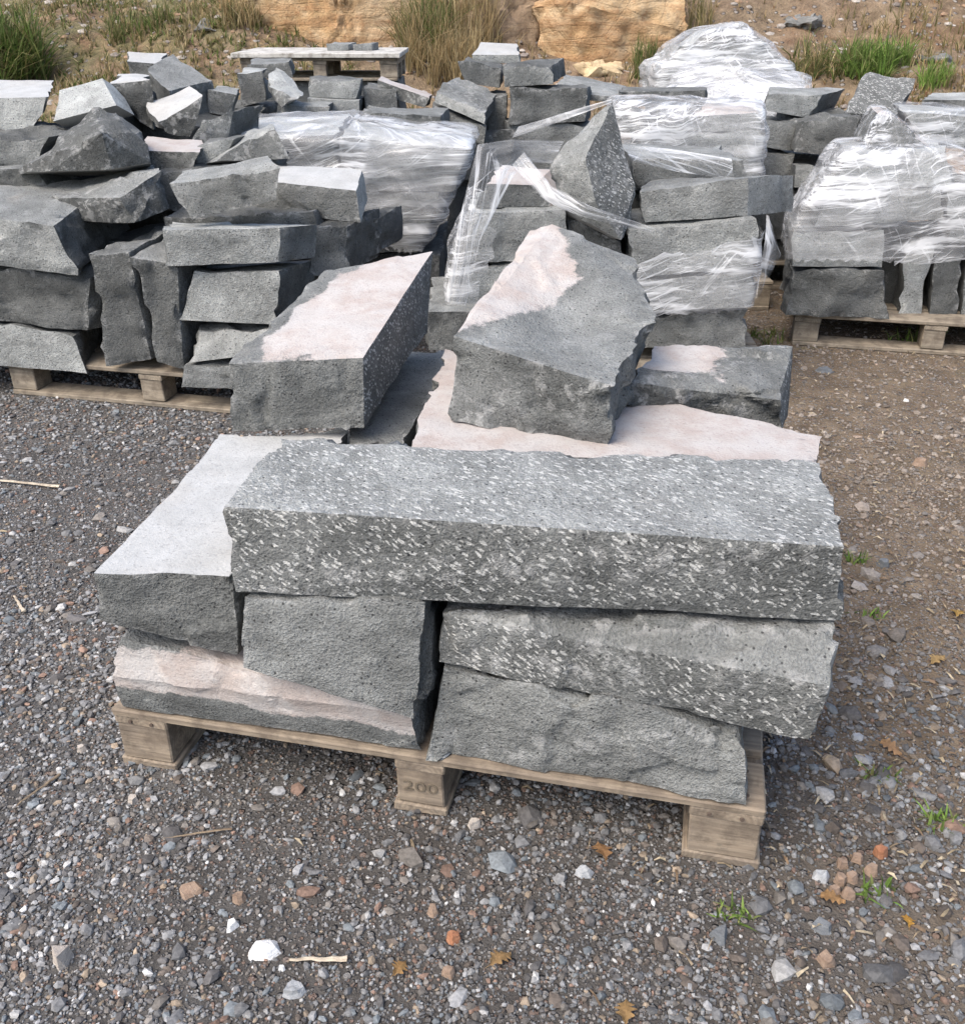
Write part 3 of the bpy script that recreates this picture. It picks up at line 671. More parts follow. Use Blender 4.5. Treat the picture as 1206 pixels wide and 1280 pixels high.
# ------------------------------------------------------------------ LOOSE BLOCKS ON THE STACK FURTHER BACK
G4 = "loose blocks on the stack in front of the board-topped pallet"
def Mx(label, F, d, depth=.3, **kw): return block(label, F, d, depth, group=G4, **kw)
Mx("small upright block with pale top beside the tilted two-tone block", [(299, 92), (328, 88), (334, 126), (300, 134)], 5.25, .25, top=[(305, 83, 5.5), (336, 84, 5.45)], faces={'top': 'light'})
Mx("tilted block with pale sloping top and dark underside", [(329, 105), (372, 122), (352, 134), (330, 118)], [5.1, 4.98, 5.0, 5.12], .25, top=[(345, 80, 5.35), (385, 116, 5.15)], faces={'top': 'light', 'all': 'split'}, dissolve=5)
Mx("grey block with flat top just under the board-topped pallet", [(308, 80), (362, 76), (366, 96), (310, 100)], 5.6, .3, top=[(318, 71, 5.9), (366, 72, 5.9)], faces={'top': 'mid'})
Mx("squared grey block sitting on another, below the pallet's centre post", [(386, 97), (452, 100), (448, 124), (386, 121)], 5.3, .3, top=[(392, 92, 5.6), (456, 95, 5.6)], faces={'front': 'mid'})
Mx("squared grey block carrying a smaller block, above the film", [(386, 123), (450, 125), (448, 150), (386, 150)], 5.25, .32, faces={'front': 'mid', 'top': 'light'})
Mx("grey stone beside the two stacked squared blocks", [(453, 110), (494, 112), (498, 140), (453, 140)], 5.35, .3, faces={'front': 'split'})
Mx("sloping block with a pinkish upper edge leaning on the grey stone", [(470, 99), (537, 122), (531, 134), (470, 120)], [5.4, 5.3, 5.3, 5.4], .25, top=[(476, 94, 5.55), (541, 118, 5.45)], faces={'top': 'crust'}, dissolve=5)
Mx("bluish flat stone lying at the film's upper edge", [(352, 130), (416, 132), (412, 152), (352, 150)], 5.05, .3, top=[(356, 123, 5.3), (414, 126, 5.3)], faces={'top': 'mid'})
Mx("dark base stone under the loose back blocks", [(300, 150), (560, 150), (560, 215), (300, 215)], 5.45, .5, faces={'all': 'dark'})
Mx("dark stone filling in behind the small upright block", [(262, 135), (330, 135), (330, 175), (262, 175)], 5.2, .4, faces={'all': 'dark'})

G5 = "loose blocks on the stack in front of the ochre boulders"
def Nx(label, F, d, depth=.3, **kw): return block(label, F, d, depth, group=G5, **kw)
Nx("block with a pale sloping front edge at the corner of the back pile", [(545, 113), (608, 140), (606, 155), (541, 127)], [5.15, 5.0, 5.0, 5.15], .3, top=[(572, 93, 5.45), (622, 117, 5.35)], faces={'front': 'light', 'top': 'mid', 'right': 'dark'}, dissolve=5)
Nx("dark stone under the pale-edged sloping block", [(540, 129), (608, 158), (604, 182), (538, 150)], [5.12, 5.02, 5.02, 5.12], .35, faces={'front': 'split'})
Nx("rough grey stone under the white-topped capping stone", [(573, 77), (628, 84), (626, 110), (580, 104)], 5.45, .35, top=[(584, 70, 5.7), (632, 76, 5.7)], faces={'front': 'split'})
Nx("white-topped capping stone at the top of the back pile", [(591, 68), (650, 68), (652, 79), (592, 80)], 5.65, .3, top=[(601, 52, 5.9), (646, 54, 5.9)], faces={'top': 'sawn', 'front': 'mid'})
Nx("block with pale front and dark rimmed end below the capping stone", [(628, 85), (690, 80), (691, 105), (628, 109)], 5.3, .3, top=[(640, 76, 5.55), (706, 70, 5.6)], faces={'front': 'mid', 'right': 'dark'})
Nx("large dark block in the middle of the back pile", [(636, 109), (734, 109), (733, 152), (636, 156)], 5.2, .4, top=[(640, 106, 5.5), (740, 105, 5.55)], faces={'front': 'split'})
Nx("grey stone under the large dark block", [(634, 154), (742, 154), (742, 215), (634, 215)], 5.22, .4, faces={'front': 'mid'})
Nx("dark narrow stone beside the large dark block", [(608, 120), (634, 118), (634, 215), (608, 215)], 5.3, .35, faces={'all': 'dark'})
Nx("thin pale slab resting on the large dark block", [(690, 112), (778, 122), (774, 128), (690, 122)], [5.55, 5.5, 5.5, 5.55], .4, top=[(706, 92, 5.95), (782, 107, 5.95)], faces={'top': 'mid'})
Nx("dark flat slab at the film's edge beyond the tall pecked stone", [(772, 114), (884, 112), (882, 131), (772, 134)], 5.5, .4, top=[(776, 108, 5.8), (882, 108, 5.8)], faces={'front': 'split', 'top': 'smooth'})
Nx("dark stone low at the foot of the back pile", [(540, 165), (640, 165), (640, 225), (540, 225)], 5.15, .4, faces={'all': 'dark'})

# ------------------------------------------------------------------ CENTRE STACK, torn film
pallet("pallet under the torn-film stack behind the stamped pallet", Vector((at(560, 430, 3.38).x, 3.38, 0)), math.radians(-1), L=1.2, W=1.0, mat=M_WOODG, runner='x', nb=6)
G6 = "stones in the torn-film stack behind the stamped pallet"
W2 = []; W2L = []
def Cx(label, F, d, depth=.4, tgt=None, **kw):
    p = block(label, F, d, depth, group=G6, **kw)
    if tgt is not None: tgt.append(p)
    return p
stone("tall pointed stone with a pecked side, standing on the torn-film stack",
      [at(765, 125, 3.58), at(752, 133, 3.64), at(685, 208, 3.50), at(688, 238, 3.48), at(731, 199, 3.39), at(744, 252, 3.38), at(776, 300, 3.42), at(700, 262, 3.46), at(792, 230, 3.50), at(788, 284, 3.50),
       at(745, 150, 3.85), at(700, 215, 3.8), at(785, 280, 3.8), at(700, 280, 3.8)], {'front': 'pick', 'left': 'mid', 'right': 'pick', 'top': 'mid'}, group=G6, dissolve=6, yaw=math.radians(30), rough=.8)
Cx("grey stone with a pinkish top behind torn film, beside the tall pointed stone", [(606, 229), (668, 231), (690, 258), (590, 261)], 3.52, .35, W2L, top=[(628, 206, 3.85), (690, 210, 3.85)], faces={'top': 'crust'})
Cx("rough stone under the pinkish-topped stone in torn film", [(588, 266), (706, 261), (712, 322), (580, 330)], 3.46, .45, W2L, faces={'front': 'mid', 'top': 'light'})
Cx("film-covered stone behind the leaning stone", [(562, 332), (716, 326), (716, 392), (560, 388)], 3.44, .45, W2L, faces={'front': 'mid'})
Cx("dark corner stone at the foot of the torn-film stack", [(529, 390), (640, 388), (640, 436), (531, 440)], 3.34, .5, faces={'all': 'split', 'top': 'mid'})
Cx("dark stone below the pecked face of the tall pointed stone", [(704, 266), (778, 302), (784, 340), (712, 340)], [3.5, 3.46, 3.5, 3.5], .4, faces={'all': 'dark'})
Cx("long grey block with a squared dark end above the torn film", [(797, 240), (936, 221), (936, 270), (803, 279)], [3.5, 3.48, 3.48, 3.5], .35, W2, top=[(810, 224, 3.8), (993, 217, 3.68)], faces={'front': 'mid', 'right': 'split', 'top': 'mid'})
Cx("grey block half covered by film below the long grey block", [(790, 288), (950, 272), (946, 334), (790, 348)], [3.46, 3.44, 3.44, 3.46], .45, W2, faces={'front': 'mid', 'top': 'mid'})
Cx("film-covered stone beneath the half covered grey block", [(792, 350), (944, 337), (940, 384), (792, 392)], [3.46, 3.44, 3.44, 3.46], .45, W2, faces={'front': 'mid'})
Cx("bare bottom stone below the hem of the torn film", [(770, 396), (933, 387), (933, 434), (770, 436)], 3.46, .5, faces={'front': 'split'})
Cx("grey stone under bluish film behind the long grey block", [(786, 196), (930, 200), (936, 236), (790, 240)], [3.78, 3.76, 3.76, 3.78], .4, W2, faces={'top': 'mid'})
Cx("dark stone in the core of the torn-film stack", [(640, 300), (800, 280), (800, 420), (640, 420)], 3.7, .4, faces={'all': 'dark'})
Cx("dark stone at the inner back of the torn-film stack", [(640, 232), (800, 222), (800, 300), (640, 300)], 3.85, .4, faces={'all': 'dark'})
# film pieces of the centre stack
film("torn clear film clinging to the stones beside the tall pointed stone", W2L, .30, 1.2, keep=lambda c, n, k: not (n.z > .6 and c.y > 3.8) and (c.x < .02 + .10*k or c.z > .80 or c.z < .40 + .05*k), res=.03, haze=.08, seed=4.0, amp=.012, off=.014)
film("torn clear film with a ragged hem round the lower centre blocks", [W2[1], W2[2]], .27, .64, keep=lambda c, n, k: n.z < .7 and c.z < .53 + .16*(c.x - .55) + .05*k + (.0 if c.x < 1.05 else .15), res=.03, haze=.17, seed=5.0, amp=.014, off=.018)
ribbon("twisted rope of film running down across the tall pointed stone's foot", [at(655, 190, 3.50), at(690, 232, 3.40), at(735, 256, 3.36), at(820, 286, 3.38)], [at(640, 206, 3.50), at(682, 252, 3.40), at(725, 270, 3.36), at(812, 292, 3.38)], bow=.012, haze=.10, seed=3.0)
ribbon("loose sheet of film hanging from the tall pointed stone down the outer corner", [at(705, 176, 3.62), at(640, 174, 3.50), at(597, 180, 3.46), at(574, 275, 3.40), at(556, 376, 3.37)], [at(690, 204, 3.56), at(656, 202, 3.50), at(640, 222, 3.46), at(600, 300, 3.40), at(582, 382, 3.38)], bow=.008, haze=.12, seed=6.0, n=44, m=14)
ribbon("thin taut strand of film running from the tall pointed stone's tip", [at(764, 124, 3.57), at(700, 142, 3.7), at(648, 158, 3.8)], [at(764, 128, 3.57), at(700, 152, 3.7), at(640, 172, 3.8)], bow=.004, haze=.2, seed=6.5, n=20, m=5)
ribbon("bluish band of film pulled over the stone behind the long grey block", [at(778, 180, 3.66), at(840, 186, 3.72), at(914, 198, 3.74)], [at(788, 200, 3.62), at(845, 214, 3.70), at(916, 224, 3.72)], bow=.01, haze=.08, seed=7.0, m=10)
ribbon("flap of film sticking out from the half covered grey block", [at(958, 268, 3.44), at(956, 300, 3.42), at(944, 372, 3.42)], [at(962, 272, 3.44), at(976, 318, 3.46), at(946, 374, 3.43)], bow=.006, haze=.04, seed=8.0, n=20, m=6)

# ------------------------------------------------------------------ RIGHT WRAPPED STACK
R0, R1 = onz(988, 431), onz(1206, 446); YR = math.atan2((R1-R0).y, (R1-R0).x)
pallet("weathered pallet with open slots under the tightly wrapped stack", R0, YR, L=1.15, W=1.0, mat=M_WOODG, runner='x', nb=6)
G7 = "stones in the tightly wrapped stack"
W3 = []
def Rx(label, F, d, depth=.4, wrap=True, **kw):
    kw.setdefault('yaw', YR); p = block(label, F, d, depth, group=G7, **kw)
    if wrap: W3.append(p)
    return p
Rx("bare dark block on the corner of the pallet below the wrapping", [(986, 336), (1108, 338), (1112, 399), (981, 394)], [4.06, 4.02, 4.02, 4.06], .45, wrap=False, faces={'front': 'split'}, rough=1.3)
Rx("pale narrow slab standing on edge on the pallet below the wrapping", [(1136, 300), (1166, 300), (1150, 400), (1121, 397)], 4.1, .4, wrap=False, faces={'front': 'light', 'right': 'dark'})
Rx("dark narrow slab standing on edge beside the pale one", [(1168, 318), (1202, 320), (1196, 406), (1160, 402)], 4.09, .4, wrap=False, faces={'front': 'split'})
Rx("dark slab on edge at the far end of the wrapped pallet", [(1206, 318), (1290, 320), (1290, 410), (1198, 406)], 4.08, .4, wrap=False, faces={'front': 'split'})
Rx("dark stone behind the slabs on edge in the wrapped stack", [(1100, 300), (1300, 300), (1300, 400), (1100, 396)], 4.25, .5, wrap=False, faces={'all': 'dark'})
Rx("wrapped grey block with an arched top above the bare corner block", [(990, 288), (1104, 288), (1106, 334), (988, 333)], 4.05, .45, faces={'front': 'light'})
Rx("wrapped flat stone in the middle of the tightly wrapped stack", [(1036, 240), (1178, 236), (1180, 274), (1016, 284)], 4.08, .45, faces={'front': 'light', 'top': 'mid'})
Rx("wrapped stone at the outer end of the tightly wrapped stack", [(1182, 234), (1300, 236), (1300, 312), (1182, 300)], 4.05, .45, faces={'front': 'light'})
Rx("wrapped pale stone in the upper course of the tight wrapping", [(1056, 192), (1190, 188), (1196, 234), (1040, 236)], 4.12, .45, faces={'front': 'light', 'top': 'light'})
Rx("wrapped peaked stone at the top corner of the tight wrapping", [(1098, 142), (1112, 143), (1170, 188), (1080, 186)], [4.3, 4.3, 4.22, 4.2], .35, faces={'front': 'split', 'top': 'crust'}, rough=1.3)
Rx("wrapped grey stone behind the peaked stone", [(1130, 140), (1300, 150), (1300, 190), (1150, 184)], 4.45, .4, faces={'front': 'mid', 'top': 'light'})
film("tight clear film in horizontal folds round the stack with slabs on edge", W3[:4], .385, 1.2, res=.03, haze=.16, seed=9.6, amp=.014, off=.02, wav=.02)

film("film pulled over the peaked stones on the tightly wrapped stack", [W3[4]], .7, 1.2, res=.03, haze=.02, seed=10.0, amp=.008, off=.012)
film("film over the grey stone behind the peaked wrapped stone", [W3[5]], .7, 1.2, res=.03, haze=.06, seed=10.5, amp=.008, off=.012)
G8 = "loose blocks between the wrapped stacks"
def Qx(label, F, d, depth=.35, **kw): return block(label, F, d, depth, group=G8, **kw)
Qx("grey block with a slanting end on the pile of bare blocks", [(956, 116), (1030, 118), (1012, 148), (953, 137)], 5.2, .4, top=[(962, 108, 5.45), (1058, 110, 5.5)], faces={'front': 'mid', 'right': 'split', 'top': 'mid'})
Qx("slab tilted up to show its white-pecked face, crowning the bare blocks", [(1080, 90), (1146, 97), (1120, 146), (1054, 140)], [5.35, 5.3, 5.05, 5.1], .05, rise=-.10, faces={'front': 'pick', 'top': 'pick', 'right': 'dark'}, rough=.8)
Qx("grey block under the slanting-ended block", [(956, 150), (1000, 154), (992, 189), (956, 184)], 5.1, .4, faces={'front': 'mid'})
Qx("dark rough block under the white-pecked tilted slab", [(1000, 150), (1078, 143), (1066, 198), (994, 190)], [5.0, 5.0, 4.95, 4.98], .4, faces={'front': 'split'}, rough=1.4)
Qx("grey stone low beside the wrapped bundle", [(948, 190), (994, 192), (988, 220), (946, 220)], 5.05, .4, faces={'front': 'mid'})
Qx("small pale block in the dark gap by the tight wrapping", [(994, 206), (1034, 208), (1028, 236), (992, 234)], 4.95, .4, faces={'front': 'light'})
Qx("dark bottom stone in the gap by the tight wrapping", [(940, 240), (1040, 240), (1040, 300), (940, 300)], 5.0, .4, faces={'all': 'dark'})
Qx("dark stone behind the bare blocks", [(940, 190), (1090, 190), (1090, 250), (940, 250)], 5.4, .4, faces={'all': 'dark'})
Qx("flat stone under film beyond the white-pecked tilted slab", [(1150, 124), (1290, 124), (1290, 150), (1150, 145)], 5.2, .5, top=[(1165, 115, 5.5), (1290, 112, 5.5)], faces={'top': 'light'})

# wrapped stack behind the centre stack
G9 = "stones in the wrapped stack behind the centre"
W4 = []
def Dx(label, F, d, depth=.4, **kw):
    p = block(label, F, d, depth, group=G9, **kw); W4.append(p); return p
Dx("film-covered stone behind the bluish film band", [(800, 165), (950, 162), (952, 225), (800, 228)], 4.62, .4, faces={'front': 'mid'})
Dx("film-covered stone with pale pinkish top next to the bare blocks", [(858, 146), (950, 140), (952, 164), (850, 164)], 4.64, .5, top=[(880, 128, 5.0), (948, 126, 5.0)], faces={'top': 'crust', 'front': 'light'})
Dx("film-covered dark stone next to the tall pointed stone", [(776, 134), (846, 158), (840, 166), (772, 166)], [4.7, 4.64, 4.64, 4.7], .4, faces={'front': 'split'})
film("clear film in loose folds over the wrapped stack behind the centre", W4, .52, 1.2, res=.03, haze=.14, seed=11.0, amp=.018, off=.02)

# far wrapped heap and board-topped pallet
G10 = "stones in the far wrapped heap"
W5 = []
def Ex(label, F, d, depth=.4, **kw):
    p = block(label, F, d, depth, group=G10, **kw); W5.append(p); return p
Ex("broad wrapped stone low in the far heap", [(826, 84), (990, 80), (1016, 130), (822, 132)], 7.0, .8, faces={'all': 'mid'})
Ex("wrapped stone leaning on the far heap's side", [(850, 58), (960, 52), (985, 84), (830, 86)], 7.1, .6, faces={'all': 'mid', 'top': 'light'})
Ex("wrapped angular stone at the far heap's peak", [(880, 40), (930, 30), (966, 56), (858, 62)], 7.2, .4, faces={'all': 'split', 'top': 'light'}, rough=1.5)
Ex("bare bottom stone under the far wrapped heap", [(826, 130), (1016, 128), (1016, 180), (826, 180)], 7.05, .8, faces={'all': 'split'})
film("thick white film gathered over the far heap of stones", W5[:1], .58, 2, res=.05, haze=.20, seed=13.0, amp=.03, off=.02)
film("white film gathered round the leaning and peak stones of the far heap", W5[1:3], .75, 2, res=.05, haze=.14, seed=15.0, amp=.02, off=.015)
film("slack apron of film spreading from the far heap", [[at(824, 128, 6.7), at(1018, 100, 6.6), at(1000, 92, 7.0), at(850, 84, 7.0), at(846, 134, 6.5), at(960, 132, 6.4), at(985, 160, 6.9), at(830, 160, 6.9)]], .45, 2, res=.05, haze=.2, seed=14.0, amp=.05, off=.02)

bp0 = at(300, 78, 7.3)
bpe, _ = pallet("pallet topped with a pale board on the stack before the ochre boulder", (bp0.x, 7.3, bp0.z - .115), 0.0, L=1.08, W=.8, mat=M_WOODG, runner='x', nb=1, gapb=0)
bd = board(bpe, "cover_board", (-.05, -.04, .146), (1.10, .86, .176), M_BOARD, 5)
G11 = "blocks under the board-topped pallet"
zt = bp0.z - .116
for i, (xa, xb, lab) in enumerate(((0, .50, "grey block carrying the outer half of the board-topped pallet"), (.54, 1.08, "grey block carrying the inner half of the board-topped pallet"))):
    q = [Vector((bp0.x + x, y, 0)) for x, y in ((xa, 7.36), (xb, 7.36), (xb, 8.0), (xa, 8.0))]
    stone(lab, zdown(q, 0) + zdown(q, zt), {'all': 'split'}, group=G11, res=.07)
for i, (px, w) in enumerate(((408, .16), (440, .14))):
    p = at(px, 58, 7.6); z0 = bp0.z - .115 + .176
    q = [Vector((p.x+dx, 7.6+dy, 0)) for dx, dy in ((0, 0), (w, .03), (w+.03, .2), (.05, .18))]
    stone(("short flat offcut of grey stone on the pale board, over the middle post", "shorter flat offcut of grey stone on the pale board, next to the longer one")[i], zdown(q, z0) + zdown(q, z0+.045), {'all': 'mid'}, group="offcuts on the pale board", name="stone_offcut", res=.03)

# ------------------------------------------------------------------ pallets and bottom courses carrying the stacks further back
for i, (pl, pr, d, dep, zt, gg, nm) in enumerate(((300, 552, 4.36, .7, .335, G3, "the film bundle behind the unwrapped pile"), (300, 560, 5.40, .6, .525, G4, "the loose blocks before the board-topped pallet"),
        (540, 742, 5.20, .6, .55, G5, "the loose blocks before the ochre boulders"), (795, 950, 4.66, .5, .60, G9, "the wrapped stack with the pinkish covered top"),
        (940, 1085, 5.05, .7, .255, G8, "the bare blocks crowned by the pecked slab"), (826, 1016, 7.08, .8, .455, G10, "the far wrapped heap"))):
    xa, xb = at(pl, 200, d).x, at(pr, 200, d).x; xm = xa + (xb-xa)*(.46 + .02*i)
    pallet("weathered pallet on the ground under " + nm, (xa, d-.02, 0), 0.0, L=max(.7, xb-xa), W=dep+.1, mat=M_WOODG, runner='x', nb=6, seed=20+i)
    for x0, x1, w in ((xa+.01, xm-.015, "narrower"), (xm+.015, xb-.01, "wider")):
        q = [Vector((x, y, 0)) for x, y in ((x0, d+.02), (x1, d), (x1, d+dep), (x0, d+dep))]
        stone("%s dark bottom stone on the pallet under %s" % (w, nm), zdown(q, .146) + zdown(q, zt), {'all': 'dark'}, group=gg, res=.05)

# ------------------------------------------------------------------ hillside boulders
boulder("big ochre sandstone boulder behind the board-topped pallet", 420, 54, 2.5, 1.7, 1.3, M_ORANGE, 5)
boulder("brown weathered boulder between the two ochre boulders", 625, 62, 1.0, 1.3, .9, M_BROWNROCK, 8)
boulder("tall ochre boulder beside the far wrapped heap", 765, 80, 1.6, 1.7, 1.0, M_ORANGE, 11)
boulder("low tan stone in front of the ochre boulder", 750, 95, .55, .22, .35, M_TANROCK, 14, res=.03, rough=1.5)
boulder("dark grey angular rock high on the bare slope", 1000, 36, .5, .32, .4, M_GREYROCK, 21, res=.03, rough=2)
boulder("flat pale grey rock beside the green tuft on the slope", 1172, 78, .36, .12, .3, M_GREYROCK, 23, res=.03, rough=1.5)
boulder("dark grey rock beside the big ochre boulder", 340, 20, .45, .3, .35, M_GREYROCK, 27, res=.03, rough=2)
boulder("small grey rock in the grass at the foot of the slope", 262, 40, .3, .16, .25, M_GREYROCK, 29, res=.03, rough=1.5)

# ------------------------------------------------------------------ gravel (uncountable: one joined mesh per kind of chip)
npr = np.random.default_rng(5)
PH = (1+5**.5)/2
ICO = np.array([(-1,PH,0),(1,PH,0),(-1,-PH,0),(1,-PH,0),(0,-1,PH),(0,1,PH),(0,-1,-PH),(0,1,-PH),(PH,0,-1),(PH,0,1),(-PH,0,-1),(-PH,0,1)])/math.sqrt(1+PH*PH)
ICF = np.array([(0,11,5),(0,5,1),(0,1,7),(0,7,10),(0,10,11),(1,5,9),(5,11,4),(11,10,2),(10,7,6),(7,1,8),(3,9,4),(3,4,2),(3,2,6),(3,6,8),(3,8,9),(4,9,5),(2,4,11),(6,2,10),(8,6,7),(9,8,1)])
def quick_mesh(name, V, Fc, cols, smooth=False):
    me = bpy.data.meshes.new(name); n = len(V); m = len(Fc); k = Fc.shape[1]
    me.vertices.add(n); me.vertices.foreach_set("co", V.astype(np.float32).ravel())
    me.loops.add(m*k); me.loops.foreach_set("vertex_index", Fc.astype(np.int32).ravel())
    me.polygons.add(m); me.polygons.foreach_set("loop_start", np.arange(0, m*k, k, dtype=np.int32)); me.polygons.foreach_set("loop_total", np.full(m, k, dtype=np.int32))
    me.polygons.foreach_set("use_smooth", np.full(m, smooth))
    me.update(); a = me.attributes.new("tint", 'FLOAT_COLOR', 'POINT')
    a.data.foreach_set("color", np.concatenate([cols, np.ones((n, 1))], 1).astype(np.float32).ravel()); return me
def vnoise(x, y, s, seed):
    r = np.random.default_rng(seed); t = r.random((64, 64)); X = x*s+100; Y = y*s+100
    i = np.floor(X).astype(int); j = np.floor(Y).astype(int); u = X-i; v = Y-j; u = u*u*(3-2*u); v = v*v*(3-2*v)
    g = lambda a, b: t[a % 64, b % 64]
    return (g(i, j)*(1-u)+g(i+1, j)*u)*(1-v) + (g(i, j+1)*(1-u)+g(i+1, j+1)*u)*v
PAL = np.array([(.14,.14,.142),(.20,.20,.20),(.105,.10,.098),(.26,.26,.262),(.17,.155,.14),(.12,.10,.085),(.34,.335,.325),(.20,.135,.105),(.25,.20,.15),(.50,.49,.475),(.15,.165,.175)])
def pebbles(n, y0, y1, smin, smax, flat, dens, bias=None, bury=.25, pw=None):
    x = npr.uniform(-1, 1, n*4); y = y0 + (y1-y0)*npr.random(n*4)**(pw or 1); x = x*(.62*y+.45) + .0
    k = npr.random(n*4) < dens(x, y)
    if smax > .01:
        for fx, fy, fr in FEAT: k &= (x-fx)**2 + (y-fy)**2 > (fr*.6 + smax*.5)**2
    x, y = x[k][:n], y[k][:n]; n = len(x)
    s = smin*(smax/smin)**(npr.random(n)**1.7)
    ax = np.stack([npr.uniform(.75, 1.35, n), npr.uniform(.6, 1.0, n), npr.uniform(flat, flat+.35, n)], 1)*s[:, None]*.5
    V = ICO[None]*(1 + npr.uniform(-.28, .28, (n, 12, 1)))*ax[:, None, :]
    a = npr.uniform(0, 2*math.pi, n); tx = npr.normal(0, .35, n); ca, sa, ct, stt = np.cos(a), np.sin(a), np.cos(tx), np.sin(tx)
    X, Y, Z = V[..., 0], V[..., 1], V[..., 2]
    Y2 = Y*ct[:, None]-Z*stt[:, None]; Z2 = Y*stt[:, None]+Z*ct[:, None]
    X3 = X*ca[:, None]-Y2*sa[:, None]; Y3 = X*sa[:, None]+Y2*ca[:, None]
    V = np.stack([X3 + x[:, None], Y3 + y[:, None], Z2 + (ax[:, 2]*(1-2*bury))[:, None]], -1).reshape(-1, 3)
    F = (ICF[None] + (np.arange(n)*12)[:, None, None]).reshape(-1, 3)
    w = np.array([3, 3, 2.4, 1.6, 1.6, 1.6, .8, .8, .7, .09, 1.5]); idx = npr.choice(len(PAL), n, p=w/w.sum())
    c = PAL[idx]*npr.uniform(.6, 1.15, (n, 1))
    c = c*(1 + .2*np.clip(-x/.6, 0, 1))[:, None]
    tan = np.clip((x-.35)/.5, 0, 1)*np.clip((y-1.6)/.7, 0, 1)*.65
    c = c*(1-tan[:, None]) + tan[:, None]*np.array([.24, .195, .155])*npr.uniform(.6, 1.5, (n, 1))
    return V, F, np.repeat(c, 12, 0)
def join(parts):
    Vs, Fs, Cs, o = [], [], [], 0
    for V, F, c in parts: Vs.append(V); Fs.append(F+o); Cs.append(c); o += len(V)
    return np.concatenate(Vs), np.concatenate(Fs), np.concatenate(Cs)
# straw and chips of dry litter
def litter(n, dens, lmin, lmax, cols, y0=.8, y1=5.5):
    x = npr.uniform(-1, 1, n*5); y = npr.uniform(y0, y1, n*5); x = x*(.6*y+.4); k = npr.random(n*5) < dens(x, y); x, y = x[k][:n], y[k][:n]; n = len(x)
    l = npr.uniform(lmin, lmax, n); a = npr.uniform(0, 2*math.pi, n); w = npr.uniform(.0008, .0028, n); d = np.stack([np.cos(a), np.sin(a)], 1); q = np.stack([-d[:, 1], d[:, 0]], 1)
    V = np.zeros((n, 6, 3)); c = np.stack([x, y], 1)
    for i, (u, v) in enumerate(((-1, -1), (-1, 1), (0, -1), (0, 1), (1, -.4), (1, .4))):
        V[:, i, :2] = c + d*(u*l/2)[:, None] + q*(v*w)[:, None]; V[:, i, 2] = .006 + (.004 if u == 0 else 0) + npr.uniform(0, .006, n)
    F = np.array([(0, 2, 3, 1), (2, 4, 5, 3)])[None] + (np.arange(n)*6)[:, None, None]
    cc = np.array(cols)[npr.integers(0, len(cols), n)]*npr.uniform(.7, 1.2, (n, 1))
    return V.reshape(-1, 3), F.reshape(-1, 4), np.repeat(cc, 6, 0)
lit = litter(2600, lambda x, y: np.clip((x-.1)/.8, .03, 1)*(.2+.8*vnoise(x, y, 2.0, 8)), .008, .030, [(.36, .29, .19), (.27, .21, .14), (.45, .38, .27), (.20, .14, .09)])
tag(link("dry_litter", quick_mesh("dry_litter", *lit), M_LEAF), "bits of straw and dry litter lying on the gravel", "litter", kind="stuff")

# grass and weeds on the slope
def blades(n, P, hmin, hmax, wd, lean, cols):
    idx = npr.integers(0, len(P), n); p = np.array(P)[idx]
    h = npr.uniform(hmin, hmax, n); a = npr.uniform(0, 2*math.pi, n); le = np.abs(npr.normal(0, lean, n)); b = npr.uniform(0, 2*math.pi, n)
    d = np.stack([np.cos(a), np.sin(a), np.zeros(n)], 1); q = np.stack([np.cos(b), np.sin(b), np.zeros(n)], 1)*wd
    V = np.zeros((n, 7, 3)); up = np.array([0, 0, 1.0])
    for i, (t, k, s) in enumerate(((0, 1, -1), (0, 1, 1), (.4, .9, -1), (.4, .9, 1), (.75, .6, -1), (.75, .6, 1), (1, 0, 0))):
        V[:, i] = p + up*(h*t*(1-.35*le*t))[:, None] + d*(h*le*t*t)[:, None] + q*(s*k*.5)
    T = np.array([(0, 1, 3), (0, 3, 2), (2, 3, 5), (2, 5, 4), (4, 5, 6)])
    F = (T[None] + (np.arange(n)*7)[:, None, None]).reshape(-1, 3)
    cc = np.array(cols)[npr.integers(0, len(cols), n)]*npr.uniform(.7, 1.25, (n, 1))
    return V.reshape(-1, 3), F, np.repeat(cc, 7, 0)
GREEN = [(.10, .15, .035), (.13, .19, .05), (.08, .12, .03), (.17, .20, .07)]
BRIGHT = [(.19, .31, .06), (.25, .36, .09), (.14, .23, .05), (.27, .29, .11)]
DRY = [(.42, .32, .17), (.50, .40, .23), (.34, .25, .13), (.28, .22, .11)]
RUST = [(.36, .20, .10), (.42, .26, .14), (.28, .15, .08)]
OLIVE = [(.16, .15, .06), (.20, .18, .08), (.12, .12, .04), (.26, .21, .11)]
def scatter(n, x0, x1, y0, y1, dens):
    out = []
    while len(out) < n:
        x = npr.uniform(x0, x1); y = npr.uniform(y0, y1)
        if npr.random() < dens(x, y): out.append((x, y, hill_z(x, y)-.01))
    return out
cover = join([blades(30000, scatter(5200, -8, -1.2, 8.4, 13, lambda x, y: max(0, noise.noise(Vector((x*.9, y*.9, 7)))+.35)), .03, .12, .012, .8, OLIVE+GREEN+DRY),
              blades(12000, scatter(2000, -8, 8, 8.4, 13, lambda x, y: max(0, noise.noise(Vector((x*.8, y*.8, 17)))+.1)), .06, .22, .008, .5, DRY+OLIVE),
              blades(14000, scatter(2400, 2.0, 9, 8.6, 13, lambda x, y: max(0, noise.noise(Vector((x*.9, y*.9, 27)))+.05)), .03, .12, .010, .7, DRY+OLIVE+RUST)])
tag(link("ground_cover", quick_mesh("ground_cover", *cover), M_BLADE), "low grass and dry weeds covering the slope", "ground cover", kind="stuff")
